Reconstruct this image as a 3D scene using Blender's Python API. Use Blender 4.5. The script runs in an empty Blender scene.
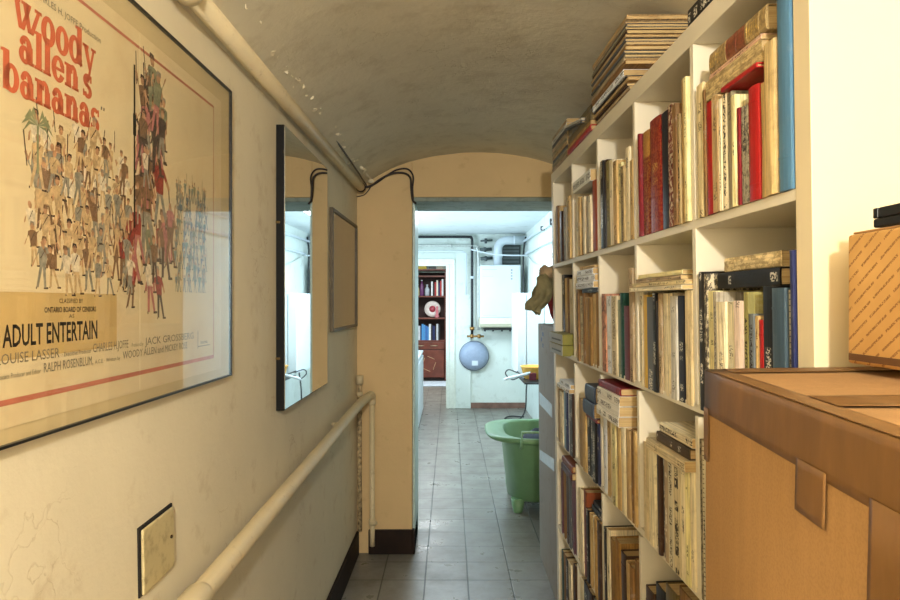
import bpy, bmesh, math, random
from mathutils import Matrix, Vector, noise
C = bpy.context.scene
COL = C.collection
# ---------------- camera ----------------
cam = bpy.data.objects.new('camera', bpy.data.cameras.new('camera')); COL.objects.link(cam)
cam.data.lens = 26.0; cam.data.sensor_width = 36.0; cam.data.shift_y = 0.0022
cam.location = (0, 0, 1.33); cam.rotation_euler = (math.pi/2, 0, 0); cam.data.clip_start = 0.02
C.camera = cam
# ---------------- world, lights, exposure ----------------
w = bpy.data.worlds.new('world'); C.world = w; w.use_nodes = True
w.node_tree.nodes['Background'].inputs[0].default_value = (1.0, .97, .91, 1)
w.node_tree.nodes['Background'].inputs[1].default_value = 0.85
C.view_settings.view_transform = 'Standard'; C.view_settings.look = 'None'
C.view_settings.exposure = 0.0; C.view_settings.gamma = 1.0; C.view_settings.use_curve_mapping = False
def light(name, kind, loc, energy, col, size=.1, rot=(0, 0, 0), sy=None):
    d = bpy.data.lights.new(name, kind); d.energy = energy; d.color = col
    if kind == 'AREA':
        d.size = size
        if sy: d.shape = 'RECTANGLE'; d.size_y = sy
    else: d.shadow_soft_size = size
    o = bpy.data.objects.new(name, d); COL.objects.link(o); o.location = loc; o.rotation_euler = rot
    return o
light('hall_lamp', 'POINT', (.10, -1.0, 1.90), 165, (1, .955, .86), .05)
light('fill_behind_camera', 'AREA', (.1, -1.55, 1.3), 10, (1, .96, .88), 1.0, (math.pi/2, 0, 0), 1.6)  # soft fill added behind the camera to lift the hall
light('far_room_ceiling_lamp', 'AREA', (-.1, 6.0, 2.12), 48, (.80, .93, 1), 1.0)
light('far_room_window_light', 'AREA', (-1.5, 6.2, 1.45), 75, (.66, .83, 1), 1.4, (0, -math.pi/2, 0), 1.1)
light('end_room_lamp', 'AREA', (-.3, 9.3, 2.15), 50, (.95, .97, 1), .8)

# ---------------- materials ----------------
def lin(c):
    f = lambda v: v/12.92 if v <= .04045 else ((v+.055)/1.055)**2.4
    if max(c) > 1.0: c = tuple(v/255 for v in c)
    return (f(c[0]), f(c[1]), f(c[2]), 1)
class NT:
    def __init__(s, name):
        s.m = bpy.data.materials.new(name); s.m.use_nodes = True; s.t = s.m.node_tree
        s.b = s.t.nodes['Principled BSDF']; s.out = s.t.nodes['Material Output']
    def n(s, t, **k):
        x = s.t.nodes.new(t)
        for a, v in k.items(): setattr(x, a, v)
        return x
    def l(s, a, b): s.t.links.new(a, b)
    def coords(s, kind='Object', rnd=False, scale=None):
        tc = s.n('ShaderNodeTexCoord'); o = tc.outputs[kind]
        if rnd:
            oi = s.n('ShaderNodeObjectInfo'); m = s.n('ShaderNodeMath', operation='MULTIPLY'); m.inputs[1].default_value = 37.0
            s.l(oi.outputs['Random'], m.inputs[0]); a = s.n('ShaderNodeVectorMath', operation='ADD')
            s.l(o, a.inputs[0]); s.l(m.outputs[0], a.inputs[1]); o = a.outputs[0]
        if scale:
            mp = s.n('ShaderNodeMapping'); mp.inputs['Scale'].default_value = scale; s.l(o, mp.inputs[0]); o = mp.outputs[0]
        return o
    def noise(s, vec, scale, detail=4, rough=.55):
        x = s.n('ShaderNodeTexNoise'); x.inputs['Scale'].default_value = scale; x.inputs['Detail'].default_value = detail
        x.inputs['Roughness'].default_value = rough; s.l(vec, x.inputs['Vector']); return x.outputs['Fac']
    def ramp(s, fac, lo, hi, a=0.0, b=1.0):
        x = s.n('ShaderNodeMapRange'); x.clamp = True
        x.inputs['From Min'].default_value = lo; x.inputs['From Max'].default_value = hi
        x.inputs['To Min'].default_value = a; x.inputs['To Max'].default_value = b
        s.l(fac, x.inputs['Value']); return x.outputs['Result']
    def math(s, op, a, b):
        x = s.n('ShaderNodeMath', operation=op)
        for i, v in enumerate((a, b)):
            if isinstance(v, (int, float)): x.inputs[i].default_value = v
            else: s.l(v, x.inputs[i])
        return x.outputs[0]
    def mix(s, fac, a, b):
        x = s.n('ShaderNodeMix', data_type='RGBA')
        if isinstance(fac, (int, float)): x.inputs[0].default_value = fac
        else: s.l(fac, x.inputs[0])
        for i, v in ((6, a), (7, b)):
            if isinstance(v, tuple): x.inputs[i].default_value = v
            else: s.l(v, x.inputs[i])
        return x.outputs[2]
    def bump(s, h, strength=.3, dist=.01):
        x = s.n('ShaderNodeBump'); x.inputs['Strength'].default_value = strength; x.inputs['Distance'].default_value = dist
        s.l(h, x.inputs['Height']); s.l(x.outputs[0], s.b.inputs['Normal'])
    def base(s, c):
        if isinstance(c, tuple): s.b.inputs['Base Color'].default_value = c
        else: s.l(c, s.b.inputs['Base Color'])
    def set(s, **k):
        for a, v in k.items(): s.b.inputs[a.replace('_', ' ')].default_value = v
MC = {}
def plain(name, c, rough=.6, metal=0, var=.12, scale=30, spec=.5, bump=0):
    if name in MC: return MC[name]
    t = NT(name); c = lin(c); v = t.coords('Object', True)
    f = t.noise(v, scale, 3)
    t.base(t.mix(t.ramp(f, .3, .7), tuple(x*(1-var) for x in c[:3])+(1,), tuple(min(1, x*(1+var)) for x in c[:3])+(1,)))
    t.set(Roughness=rough, Metallic=metal); t.b.inputs['Specular IOR Level'].default_value = spec
    if bump: t.bump(f, bump, .003)
    MC[name] = t.m; return t.m
def plaster(name, c, stain, sc=1.0, bump=.35, st=(.55, .8), crack=True, dist=.012, rough=.75, spec=.2):
    t = NT(name); v = t.coords('Object'); c = lin(c)
    big = t.noise(v, 1.7*sc, 5, .6); mid = t.noise(v, 9*sc, 6, .65); fine = t.noise(v, 60*sc, 4, .6)
    col = t.mix(t.ramp(big, .3, .75), c, tuple(x*.86 for x in c[:3])+(1,))
    col = t.mix(t.ramp(mid, st[0], st[1], 0, .55), col, lin(stain))
    h = t.math('ADD', t.math('MULTIPLY', mid, .7), t.math('MULTIPLY', fine, .18))
    if crack:
        m = t.n('ShaderNodeTexVoronoi'); m.feature = 'DISTANCE_TO_EDGE'; m.inputs['Scale'].default_value = 2.3*sc
        nz = t.n('ShaderNodeVectorMath', operation='ADD'); x = t.n('ShaderNodeTexNoise'); x.inputs['Scale'].default_value = 6; x.inputs['Detail'].default_value = 5
        t.l(v, x.inputs['Vector']); t.l(v, nz.inputs[0]); t.l(x.outputs['Color'], nz.inputs[1]); t.l(nz.outputs[0], m.inputs['Vector'])
        gate = t.ramp(big, .52, .6)
        e = t.math('MULTIPLY', t.ramp(m.outputs['Distance'], .0, .012, 1, 0), gate)
        col = t.mix(t.math('MULTIPLY', e, .45), col, lin(stain)); h = t.math('SUBTRACT', h, t.math('MULTIPLY', e, .25))
    t.base(col); t.set(Roughness=rough); t.b.inputs['Specular IOR Level'].default_value = spec
    t.bump(h, bump, dist); return t.m

# ---------------- mesh helpers ----------------
class MB:
    def __init__(s): s.v = []; s.f = []; s.sm = []
    def add(s, vs, fs, smooth=False, M=None):
        n = len(s.v)
        s.v += [tuple(M @ Vector(p)) if M else tuple(p) for p in vs]
        for f in fs: s.f.append(tuple(i+n for i in f)); s.sm.append(smooth)
        return s
    def box(s, a, b, M=None):
        x0, y0, z0 = a; x1, y1, z1 = b
        return s.add([(x0,y0,z0),(x1,y0,z0),(x1,y1,z0),(x0,y1,z0),(x0,y0,z1),(x1,y0,z1),(x1,y1,z1),(x0,y1,z1)],
                     [(0,3,2,1),(4,5,6,7),(0,1,5,4),(1,2,6,5),(2,3,7,6),(3,0,4,7)], M=M)
    def prism(s, pts, axis, a, b, M=None, smooth=False):
        """extrude 2D outline pts along axis (0,1,2) from a to b"""
        def P(p, t):
            q = list(p); q.insert(axis, t); return tuple(q)
        n = len(pts); vs = [P(p, a) for p in pts]+[P(p, b) for p in pts]
        fs = [tuple(range(n))[::-1], tuple(range(n, 2*n))]
        s.add(vs, fs, False, M); k = len(s.v)-2*n
        for i in range(n):
            j = (i+1) % n; s.f.append((k+i, k+j, k+n+j, k+n+i)); s.sm.append(smooth)
        return s
    def tube(s, pts, r, seg=12, cap=True, M=None):
        pts = [Vector(p) for p in pts]; n = len(pts); rs = r if isinstance(r, (list, tuple)) else [r]*n
        vs = []; up = Vector((0, 0, 1)); last = None
        for i, p in enumerate(pts):
            d = (pts[min(i+1, n-1)]-pts[max(i-1, 0)]).normalized()
            if last is None:
                a = d.cross(up); a = a.normalized() if a.length > .05 else d.cross(Vector((1, 0, 0))).normalized()
            else:
                a = (last-d*last.dot(d)).normalized()
            last = a; b = d.cross(a)
            for k in range(seg):
                t = 2*math.pi*k/seg; vs.append(p+(a*math.cos(t)+b*math.sin(t))*rs[i])
        fs = [(i*seg+k, i*seg+(k+1) % seg, (i+1)*seg+(k+1) % seg, (i+1)*seg+k) for i in range(n-1) for k in range(seg)]
        m = len(s.v); s.add(vs, fs, True, M)
        if cap:
            s.f.append(tuple(m+k for k in range(seg))[::-1]); s.sm.append(False)
            s.f.append(tuple(m+(n-1)*seg+k for k in range(seg))); s.sm.append(False)
        return s
    def lathe(s, prof, seg=24, M=None, cap=True):
        vs = [(r*math.cos(2*math.pi*k/seg), r*math.sin(2*math.pi*k/seg), z) for r, z in prof for k in range(seg)]
        n = len(prof); m = len(s.v)
        s.add(vs, [(i*seg+k, i*seg+(k+1) % seg, (i+1)*seg+(k+1) % seg, (i+1)*seg+k) for i in range(n-1) for k in range(seg)], True, M)
        if cap:
            s.f.append(tuple(m+k for k in range(seg))[::-1]); s.sm.append(False)
            s.f.append(tuple(m+(n-1)*seg+k for k in range(seg))); s.sm.append(False)
        return s
    def grid(s, fn, nu, nv, M=None, smooth=True):
        vs = [fn(i/nu, j/nv) for i in range(nu+1) for j in range(nv+1)]
        return s.add(vs, [(i*(nv+1)+j, (i+1)*(nv+1)+j, (i+1)*(nv+1)+j+1, i*(nv+1)+j+1) for i in range(nu) for j in range(nv)], smooth, M)
    def build(s, name, mat, parent=None, bevel=0, mods=None, M=None, seg=2, fix=True):
        me = bpy.data.meshes.new(name); me.from_pydata(s.v, [], s.f)
        me.polygons.foreach_set('use_smooth', s.sm)
        if fix:
            bm = bmesh.new(); bm.from_mesh(me); bmesh.ops.recalc_face_normals(bm, faces=bm.faces); bm.to_mesh(me); bm.free()
        me.update(); me.materials.append(mat)
        o = bpy.data.objects.new(name, me); COL.objects.link(o)
        if parent: o.parent = parent
        if M is not None: o.matrix_local = M
        if bevel:
            b = o.modifiers.new('bevel', 'BEVEL'); b.width = bevel; b.segments = seg; b.limit_method = 'ANGLE'; b.angle_limit = math.radians(40)
        return o
def tag(o, label, cat, group=None):
    o['label'] = label; o['category'] = cat
    if group: o['group'] = group
    return o
def thing(name, label, cat, M=Matrix(), group=None):
    o = bpy.data.objects.new(name, None); COL.objects.link(o); o.empty_display_size = .05
    o.matrix_world = M if isinstance(M, Matrix) else Matrix.Translation(M)
    return tag(o, label, cat, group)
def struct(o): o['kind'] = 'structure'; return o
T = Matrix.Translation
def R(a, ax): return Matrix.Rotation(a, 4, ax)
def arc(c, r, a0, a1, n, plane='xz', z=0):
    out = []
    for i in range(n+1):
        t = math.radians(a0+(a1-a0)*i/n); u, v = r*math.cos(t), r*math.sin(t)
        out.append((c[0]+u, c[1], c[2]+v) if plane == 'xz' else (c[0]+u, c[1]+v, c[2]) if plane == 'xy' else (c[0], c[1]+u, c[2]+v))
    return out
def smooth_path(pts, n=8):
    P = [Vector(p) for p in pts]; P = [P[0]*2-P[1]]+P+[P[-1]*2-P[-2]]; out = []
    for i in range(1, len(P)-2):
        a, b, c, d = P[i-1:i+3]
        for k in range(n):
            t = k/n
            out.append(.5*((2*b)+(c-a)*t+(2*a-5*b+4*c-d)*t*t+(3*b-a-3*c+d)*t**3))
    out.append(P[-2]); return out
# ======================= SETTING =======================
YW = 3.44; YW2 = 3.80; YB = 8.15; ZC = 2.18
LW = T((-.534, 0, 0)) @ R(-.0123, 'Z')        # left wall frame: x out of the wall, y along it, z up
m_wall = plaster('cream_wall_plaster', (229, 217, 188), (176, 150, 108), 1.0, .30, (.58, .78))
m_pier = plaster('ochre_wall_plaster', (224, 194, 144), (160, 124, 78), 1.1, .25, (.6, .8), False)
m_ceil = plaster('grey_ceiling_plaster', (222, 213, 188), (178, 163, 132), 1.3, .42, (.5, .75), True, .012)
m_far = plaster('pale_green_white_plaster', (226, 236, 228), (170, 178, 165), .8, .3, (.56, .76), False)
m_farc = plaster('white_ceiling_plaster', (232, 240, 240), (190, 195, 190), .8, .3, (.55, .75), False)
m_lint = plaster('grey_painted_lintel', (150, 160, 150), (100, 105, 95), 2, .3, (.5, .7), False)
m_base = plain('dark_brown_baseboard_paint', (34, 22, 15), .6, var=.3, scale=14, spec=.2, bump=.4)

def floor_mat():
    t = NT('worn_grey_floor_tiles'); v = t.coords('Object')
    sp = t.n('ShaderNodeSeparateXYZ'); t.l(v, sp.inputs[0])
    def line(o, off, p):
        a = t.math('DIVIDE', t.math('SUBTRACT', o, off), p); fr = t.math('FRACT', a, 0)
        d = t.math('ABSOLUTE', t.math('SUBTRACT', fr, .5), 0)
        return t.ramp(d, .480, .492), t.math('FLOOR', a, 0)
    gx, ix = line(sp.outputs[0], .0855, .205); gy, iy = line(sp.outputs[1], 3.108, .2155)
    g = t.math('MAXIMUM', gx, gy)
    cv = t.n('ShaderNodeCombineXYZ'); t.l(ix, cv.inputs[0]); t.l(iy, cv.inputs[1])
    wn = t.n('ShaderNodeTexWhiteNoise'); t.l(cv.outputs[0], wn.inputs[0])
    n1 = t.noise(v, 5, 6, .65); n2 = t.noise(v, 45, 4, .6)
    a = t.mix(t.ramp(n1, .3, .7), lin((144, 141, 133)), lin((106, 101, 92)))
    a = t.mix(t.math('MULTIPLY', wn.outputs['Value'], .35), a, lin((116, 109, 98)))
    a = t.mix(t.ramp(n2, .6, .8, 0, .35), a, lin((150, 146, 136)))
    t.base(t.mix(t.math('MULTIPLY', g, .85), a, lin((34, 30, 26))))
    t.l(t.ramp(n1, .3, .7, .24, .42), t.b.inputs['Roughness'])
    t.bump(t.math('SUBTRACT', t.math('MULTIPLY', n1, .25), g), .35, .004)
    return t.m
fl = MB(); fl.add([(-2.6, -1.6, 0), (2.4, -1.6, 0), (2.4, 11.8, 0), (-2.6, 11.8, 0), (-2.6, -1.6, -.1), (2.4, -1.6, -.1), (2.4, 11.8, -.1), (-2.6, 11.8, -.1)],
   [(0, 1, 2, 3), (4, 7, 6, 5), (0, 4, 5, 1), (1, 5, 6, 2), (2, 6, 7, 3), (3, 7, 4, 0)])
struct(fl.build('floor', floor_mat()))
# left wall of the hall
struct(MB().box((-.2, -1.6, 0), (0, 3.48, 2.3), LW).build('wall_left', m_wall))
def zc(x):
    d = x-.15; z = 2.118-.30*d*d-.43*d**4
    return max(z, 1.93) if d > 0 else z
# vaulted ceiling of the hall
cm = MB(); xs = [-.60+.05*i for i in range(32)]; xs = [x for x in xs if x <= .96]+[.97]
def cf(u, v):
    x = -.60+u*1.57; y = -1.6+v*(YW+1.62)
    return (x, y, zc(x)+.006*noise.noise(Vector((x*3, y*2, 1)))+.002*noise.noise(Vector((x*17, y*15, 4))))
cm.grid(cf, 50, 120)
cm.box((-.60, -1.6, 2.2), (.97, YW, 2.3))
struct(cm.build('ceiling', m_ceil, fix=False))
struct(MB().box((.935, -1.6, 0), (1.1, YW+.02, 2.3)).build('wall_right', m_wall))
# end wall of the hall: pier, lintel and right jamb around the opening
ew = MB()
def arch_outline(x0, x1, zb):
    n = 24; pts = [(x0, zb)]+[(x1, zb)]
    return pts+[(x1-(x1-x0)*i/n, 2.26) for i in range(n+1)]
ew.box((-.60, YW, 0), (-.20, YW2, 2.3)); ew.box((-.20, YW, 1.885), (.62, YW2, 2.3)); ew.box((.62, YW, 0), (1.1, YW2, 2.3))
struct(ew.build('wall_end', m_pier, bevel=.004))
# grey painted lining of the opening (lintel soffit and left reveal)
struct(MB().box((-.198, YW-.002, 1.862), (.62, YW2+.01, 1.884)).build('trim_1', m_lint, bevel=.003))
struct(MB().box((-.199, YW+.012, 0), (-.186, YW2+.01, 1.862)).build('trim_2', plain('pale_green_gloss_paint', (190, 212, 208), .35, var=.1), bevel=.003))
# baseboards
struct(MB().box((0, -1.6, 0), (.014, 3.42, .126), LW).build('baseboard_left', m_base, bevel=.003))
bb = MB(); bb.box((-.43, YW-.016, 0), (-.20, YW, .128)); bb.box((-.201, YW-.016, 0), (-.186, YW+.30, .128))
struct(bb.build('baseboard_end', m_base, bevel=.003))
# far room
struct(MB().box((.94, YW2, 0), (1.1, YB, 2.3)).build('wall_far_right', m_far))
struct(MB().box((-2.6, YW2, 0), (-2.45, 11.8, 2.3)).build('wall_far_left', m_far))
struct(MB().box((-2.6, YW2, ZC), (2.4, 11.8, 2.3)).build('ceiling_far', m_farc))
fb = MB(); fb.box((-2.5, YW2-.15, 0), (-.60, YW2, 2.3))
struct(fb.build('wall_far_front', m_far))
wb = MB(); wb.box((.05, YB, 0), (1.1, YB+.14, 2.3)); wb.box((-2.5, YB, 0), (-.95, YB+.14, 2.3)); wb.box((-.95, YB, 1.80), (.05, YB+.14, 2.3))
wb.box((.07, YB-.03, 0), (.26, YB, ZC))
struct(wb.build('wall_far_back', m_far, bevel=.004))
jm = MB(); jm.box((-.05, YB-.035, 0), (.07, YB+.15, 1.80)); jm.box((-.99, YB-.03, 1.78), (.07, YB, 1.87)); jm.box((-.035, YB-.05, 0), (-.01, YB-.03, 1.80)); jm.box((.04, YB-.05, 0), (.06, YB-.03, 1.86))
struct(jm.build('trim_3', plain('cream_white_gloss_paint', (226, 232, 220), .35, var=.06), bevel=.004))
struct(MB().box((.10, YB-.02, .0), (.94, YB, .07)).build('baseboard_back', plain('brown_tile_skirting', (122, 92, 78), .5, var=.25, scale=12), bevel=.003))
struct(MB().box((-2.5, 11.65, 0), (2.4, 11.8, 2.3)).build('wall_end_room_back', m_far))
struct(MB().box((.35, YB+.14, 0), (.5, 11.8, 2.3)).build('wall_end_room_right', m_far))
# strips of flaking paint hanging along the top of the left wall
fk = MB(); rr = random.Random(5)
for i in range(170):
    y = .9+2.5*rr.random()**1.1; z = 1.955+.03*rr.random(); x = .035+rr.random()*.05; s = .004+.011*rr.random()**2
    q = R(rr.uniform(0, 6.3), 'Z') @ R(rr.uniform(0, 3), 'X')
    pts = [(math.cos(k*1.05)*s*rr.uniform(.5, 1.3), math.sin(k*1.05)*s*rr.uniform(.5, 1.3), rr.uniform(-.3, .3)*s) for k in range(6)]
    fk.add([Vector((x, y, z))+(q @ Vector(p)) for p in pts], [(0, 1, 2, 3), (0, 3, 4, 5)], M=LW)
o = fk.build('flaking_paint', m_wall, fix=False); o['kind'] = 'stuff'
sol = o.modifiers.new('t', 'SOLIDIFY'); sol.thickness = .0012

# ======================= PIPES AND WALL FITTINGS =======================
m_pipe = plaster('cream_painted_pipe', (222, 204, 164), (140, 112, 70), 4, .25, (.6, .75), False, .003, .5, .4)
def ltube(pts, r, name, mat, parent, **k): return MB().tube([LW @ Vector(p) for p in pts], r, **k).build(name, mat, parent)
tp = thing('ceiling_pipe', 'thick cream painted pipe running along the top of the left wall under the ceiling', 'pipe', (-.5, 1.6, 1.92))
def child(o, p):
    o.matrix_parent_inverse = p.matrix_world.inverted(); return o
bpy.context.view_layer.update()
def ch(mb, name, mat, parent, bevel=0):
    o = mb.build(name, mat, parent, bevel); o.matrix_parent_inverse = parent.matrix_world.inverted(); return o
def LV(*p): return LW @ Vector(p)
ch(MB().tube([LV(.027, .7, 1.916), LV(.027, 2.2, 1.921), LV(.03, 3.38, 1.925)], .0215, 16), 'pipe_body', m_pipe, tp)
for y in (1.22,):
    ch(MB().tube([LV(.027, y-.02, 1.918), LV(.027, y-.012, 1.918), LV(.027, y+.012, 1.918), LV(.027, y+.02, 1.918)], [.023, .029, .029, .023], 16), 'coupling', m_pipe, tp)
ch(MB().tube([LV(.012, 1.17, 1.95), LV(.035, 1.17, 1.945), LV(.055, 1.175, 1.925), LV(.045, 1.18, 1.897), LV(.02, 1.18, 1.893), LV(.003, 1.18, 1.9)], .006, 8), 'clamp', m_pipe, tp)
ch(MB().tube([LV(.03, 3.36, 1.925), LV(.03, 3.385, 1.925)], .025, 14), 'end_collar', plain('dark_rust', (50, 36, 28), .7), tp)
lp = thing('wall_pipe', 'thick cream painted pipe running low along the left wall to the corner', 'pipe', (-.48, 1.6, .82))
ch(MB().tube(smooth_path([LV(.052, .35, .755), LV(.052, 1.3, .785), LV(.055, 2.4, .815), LV(.06, 3.1, .838), LV(.078, 3.31, .848)], 5), .0225, 16), 'pipe_body', m_pipe, lp)
ch(MB().tube([LV(.052, 1.10, .779), LV(.052, 1.12, .7795), LV(.052, 1.21, .782), LV(.052, 1.22, .7825)], [.0235, .0275, .0275, .0235], 18), 'sleeve', m_pipe, lp)
ch(MB().tube(smooth_path([LV(.076, 3.29, .848), LV(.085, 3.345, .851), LV(.088, 3.37, .835), LV(.088, 3.372, .80)], 5), [.021]*11+[.019]*5, 14), 'elbow', m_pipe, lp)
ch(MB().tube([LV(.088, 3.372, .81), LV(.088, 3.385, .14), LV(.088, 3.385, .06)], .0135, 12), 'down_pipe', m_pipe, lp)
ch(MB().tube([LV(.088, 3.384, .20), LV(.088, 3.384, .17)], .018, 12), 'coupling', m_pipe, lp)
ch(MB().tube([LV(.088, 3.36, .185), LV(.115, 3.36, .19)], .009, 10), 'bleed_valve', m_pipe, lp)
for y in (2.75,):
    ch(MB().tube([LV(.0, y, .812), LV(.045, y, .818)], .007, 8), 'bracket', m_pipe, lp)
cp = thing('corner_pipe', 'thin flaking vertical pipe in the corner behind the low wall pipe', 'pipe', (-.47, 3.4, .5))
ch(MB().tube([LV(.02, 3.405, .13), LV(.018, 3.405, .6), LV(.02, 3.405, .93)], .012, 10), 'pipe_body', plain('flaking_pipe_paint', (170, 150, 115), .7, var=.7, scale=60), cp)
ch(MB().tube([LV(.02, 3.40, .90), LV(.02, 3.40, .945)], .019, 12), 'valve', m_pipe, cp)
ch(MB().tube([LV(.02, 3.40, .84), LV(.02, 3.40, .86)], .017, 12), 'collar', m_pipe, cp)
# square access plate
pl = thing('access_plate', 'small square cream metal plate covering a hole low on the left wall', 'wall plate', LW @ T((0, 1.145, .895)) @ R(.03, 'X'))
MB().box((-.002, -.062, -.058), (.003, .064, .060)).build('recess', plain('black_gap', (22, 15, 10), .9), pl)
MB().box((.003, -.057, -.056), (.0085, .060, .055)).build('cover', plaster('stained_cream_metal', (205, 188, 140), (120, 92, 50), 5, .2, (.5, .7), False, .002, .4, .5), pl, bevel=.004)
for p in ((.046, .004),):
    MB().tube([(.008, p[0], p[1]), (.0105, p[0], p[1])], .0035, 8).build('screw', plain('dark_screw', (70, 55, 38), .4, 1), pl)
# cables in the ceiling corner
cb = thing('black_cable', 'two dark cables looping from the ceiling pipe over the end wall to the doorway', 'cable', (-.4, 3.41, 1.98))
mk = plain('dark_brown_cable', (38, 24, 18), .5)
ch(MB().tube(smooth_path([(-.47, 3.42, 1.935), (-.42, 3.425, 1.94), (-.37, 3.425, 1.975), (-.31, 3.425, 2.005), (-.245, 3.425, 2.01), (-.21, 3.425, 1.985), (-.205, 3.425, 1.93), (-.198, 3.43, 1.87), (-.18, 3.44, 1.85)]), .0055, 8), 'cable_strand', mk, cb)
ch(MB().tube(smooth_path([(-.47, 3.43, 1.93), (-.40, 3.432, 1.952), (-.33, 3.432, 2.0), (-.28, 3.432, 2.028), (-.225, 3.432, 2.032), (-.195, 3.432, 1.995), (-.198, 3.432, 1.93), (-.195, 3.435, 1.87)]), .0045, 8), 'cable_strand', mk, cb)
ch(MB().tube(smooth_path([(-.495, 3.43, 1.885), (-.455, 3.432, 1.895), (-.43, 3.432, 1.92), (-.41, 3.43, 1.95), (-.38, 3.43, 1.965)]), .0028, 6), 'thin_wire', mk, cb)
ch(MB().tube(smooth_path([LV(.055, 1.9, 1.965), LV(.057, 2.3, 1.967), LV(.06, 2.7, 1.955), LV(.058, 3.05, 1.95), LV(.055, 3.4, 1.94)]), .004, 6), 'long_wire', mk, cb)

# ======================= FRAMES ON THE LEFT WALL =======================
def glass_mat(name, rough=.02, ior=1.5):
    t = NT(name); t.t.nodes.remove(t.b)
    tr = t.n('ShaderNodeBsdfTransparent'); gl = t.n('ShaderNodeBsdfGlossy'); gl.inputs['Roughness'].default_value = rough
    lw = t.n('ShaderNodeLayerWeight'); lw.inputs[0].default_value = .5; mx = t.n('ShaderNodeMixShader')
    fr = t.math('ADD', t.math('MULTIPLY', t.math('POWER', lw.outputs['Facing'], 5), .95), .02)
    t.l(fr, mx.inputs[0]); t.l(tr.outputs[0], mx.inputs[1]); t.l(gl.outputs[0], mx.inputs[2]); t.l(mx.outputs[0], t.out.inputs[0])
    return t.m
m_glass = glass_mat('picture_glass')
m_black = plain('black_frame', (20, 17, 15), .35)
m_ink = plain('black_ink', (36, 30, 24), .6)
m_grey_ink = plain('faded_grey_ink', (132, 122, 102), .6)
m_orange = plain('faded_orange_ink', (212, 108, 72), .6, var=.08)
m_pink = plain('faded_red_border_ink', (196, 118, 92), .6, var=.08)
def rect(mb, x, y0, y1, z0, z1): mb.add([(x, y0, z0), (x, y1, z0), (x, y1, z1), (x, y0, z1)], [(0, 1, 2, 3)])
PF = thing('framed_poster', 'large glazed film poster with orange title in thin black frame on left wall', 'poster', LW @ T((0, .70, 1.161)))
# local: x out of wall, y along wall, z up; w .822, h .654
PW, PH = .797, .654
fr = MB(); e = .0035
fr.box((0, 0, 0), (.014, e, PH)); fr.box((0, PW-e, 0), (.014, PW, PH)); fr.box((0, e, 0), (.014, PW-e, e)); fr.box((0, e, PH-e), (.014, PW-e, PH)); fr.box((0, e, e), (.004, PW-e, PH-e))
fr.build('frame', m_black, PF)
MB().box((.004, e, e), (.0075, PW-e, PH-e)).build('backing_mat', plain('cream_mat_board', (216, 196, 150), .7, var=.05, scale=6), PF)
sh = MB().box((.0078, .012, .022), (.0086, .742, PH-.040)).build('poster_sheet', plaster('aged_poster_paper', (236, 217, 174), (214, 184, 134), 1.2, .05, (.5, .8), False, .002, .5, .4), PF)
MB().box((.0118, e+.0005, e+.0005), (.0128, PW-e-.0005, PH-e-.0005)).build('glass_pane', m_glass, PF)
XS = .0089
def wy(y): return y-.70      # wall metres to poster metres
def wz(z): return z-1.161
bd = MB(); rect(bd, XS, .02, wy(1.398), wz(1.7465), wz(1.7515)); rect(bd, XS, wy(1.3955), wy(1.398), wz(1.2165), wz(1.7515)); rect(bd, XS, .02, wy(1.398), wz(1.2095), wz(1.2165))
bd.build('red_border', m_pink, sh, fix=False)
cr = MB(); rect(cr, XS, wy(1.072), wy(1.0745), .024, PH-.042); cr.build('fold_crease', plain('worn_paper_fold', (240, 226, 190), .5), sh, fix=False)
st = MB(); rect(st, XS+.0001, .014, wy(1.0), wz(1.262), wz(1.342)); st.build('censor_sticker', plain('tan_sticker_paper', (206, 176, 116), .6, var=.06, scale=9), sh, fix=False)
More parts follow.
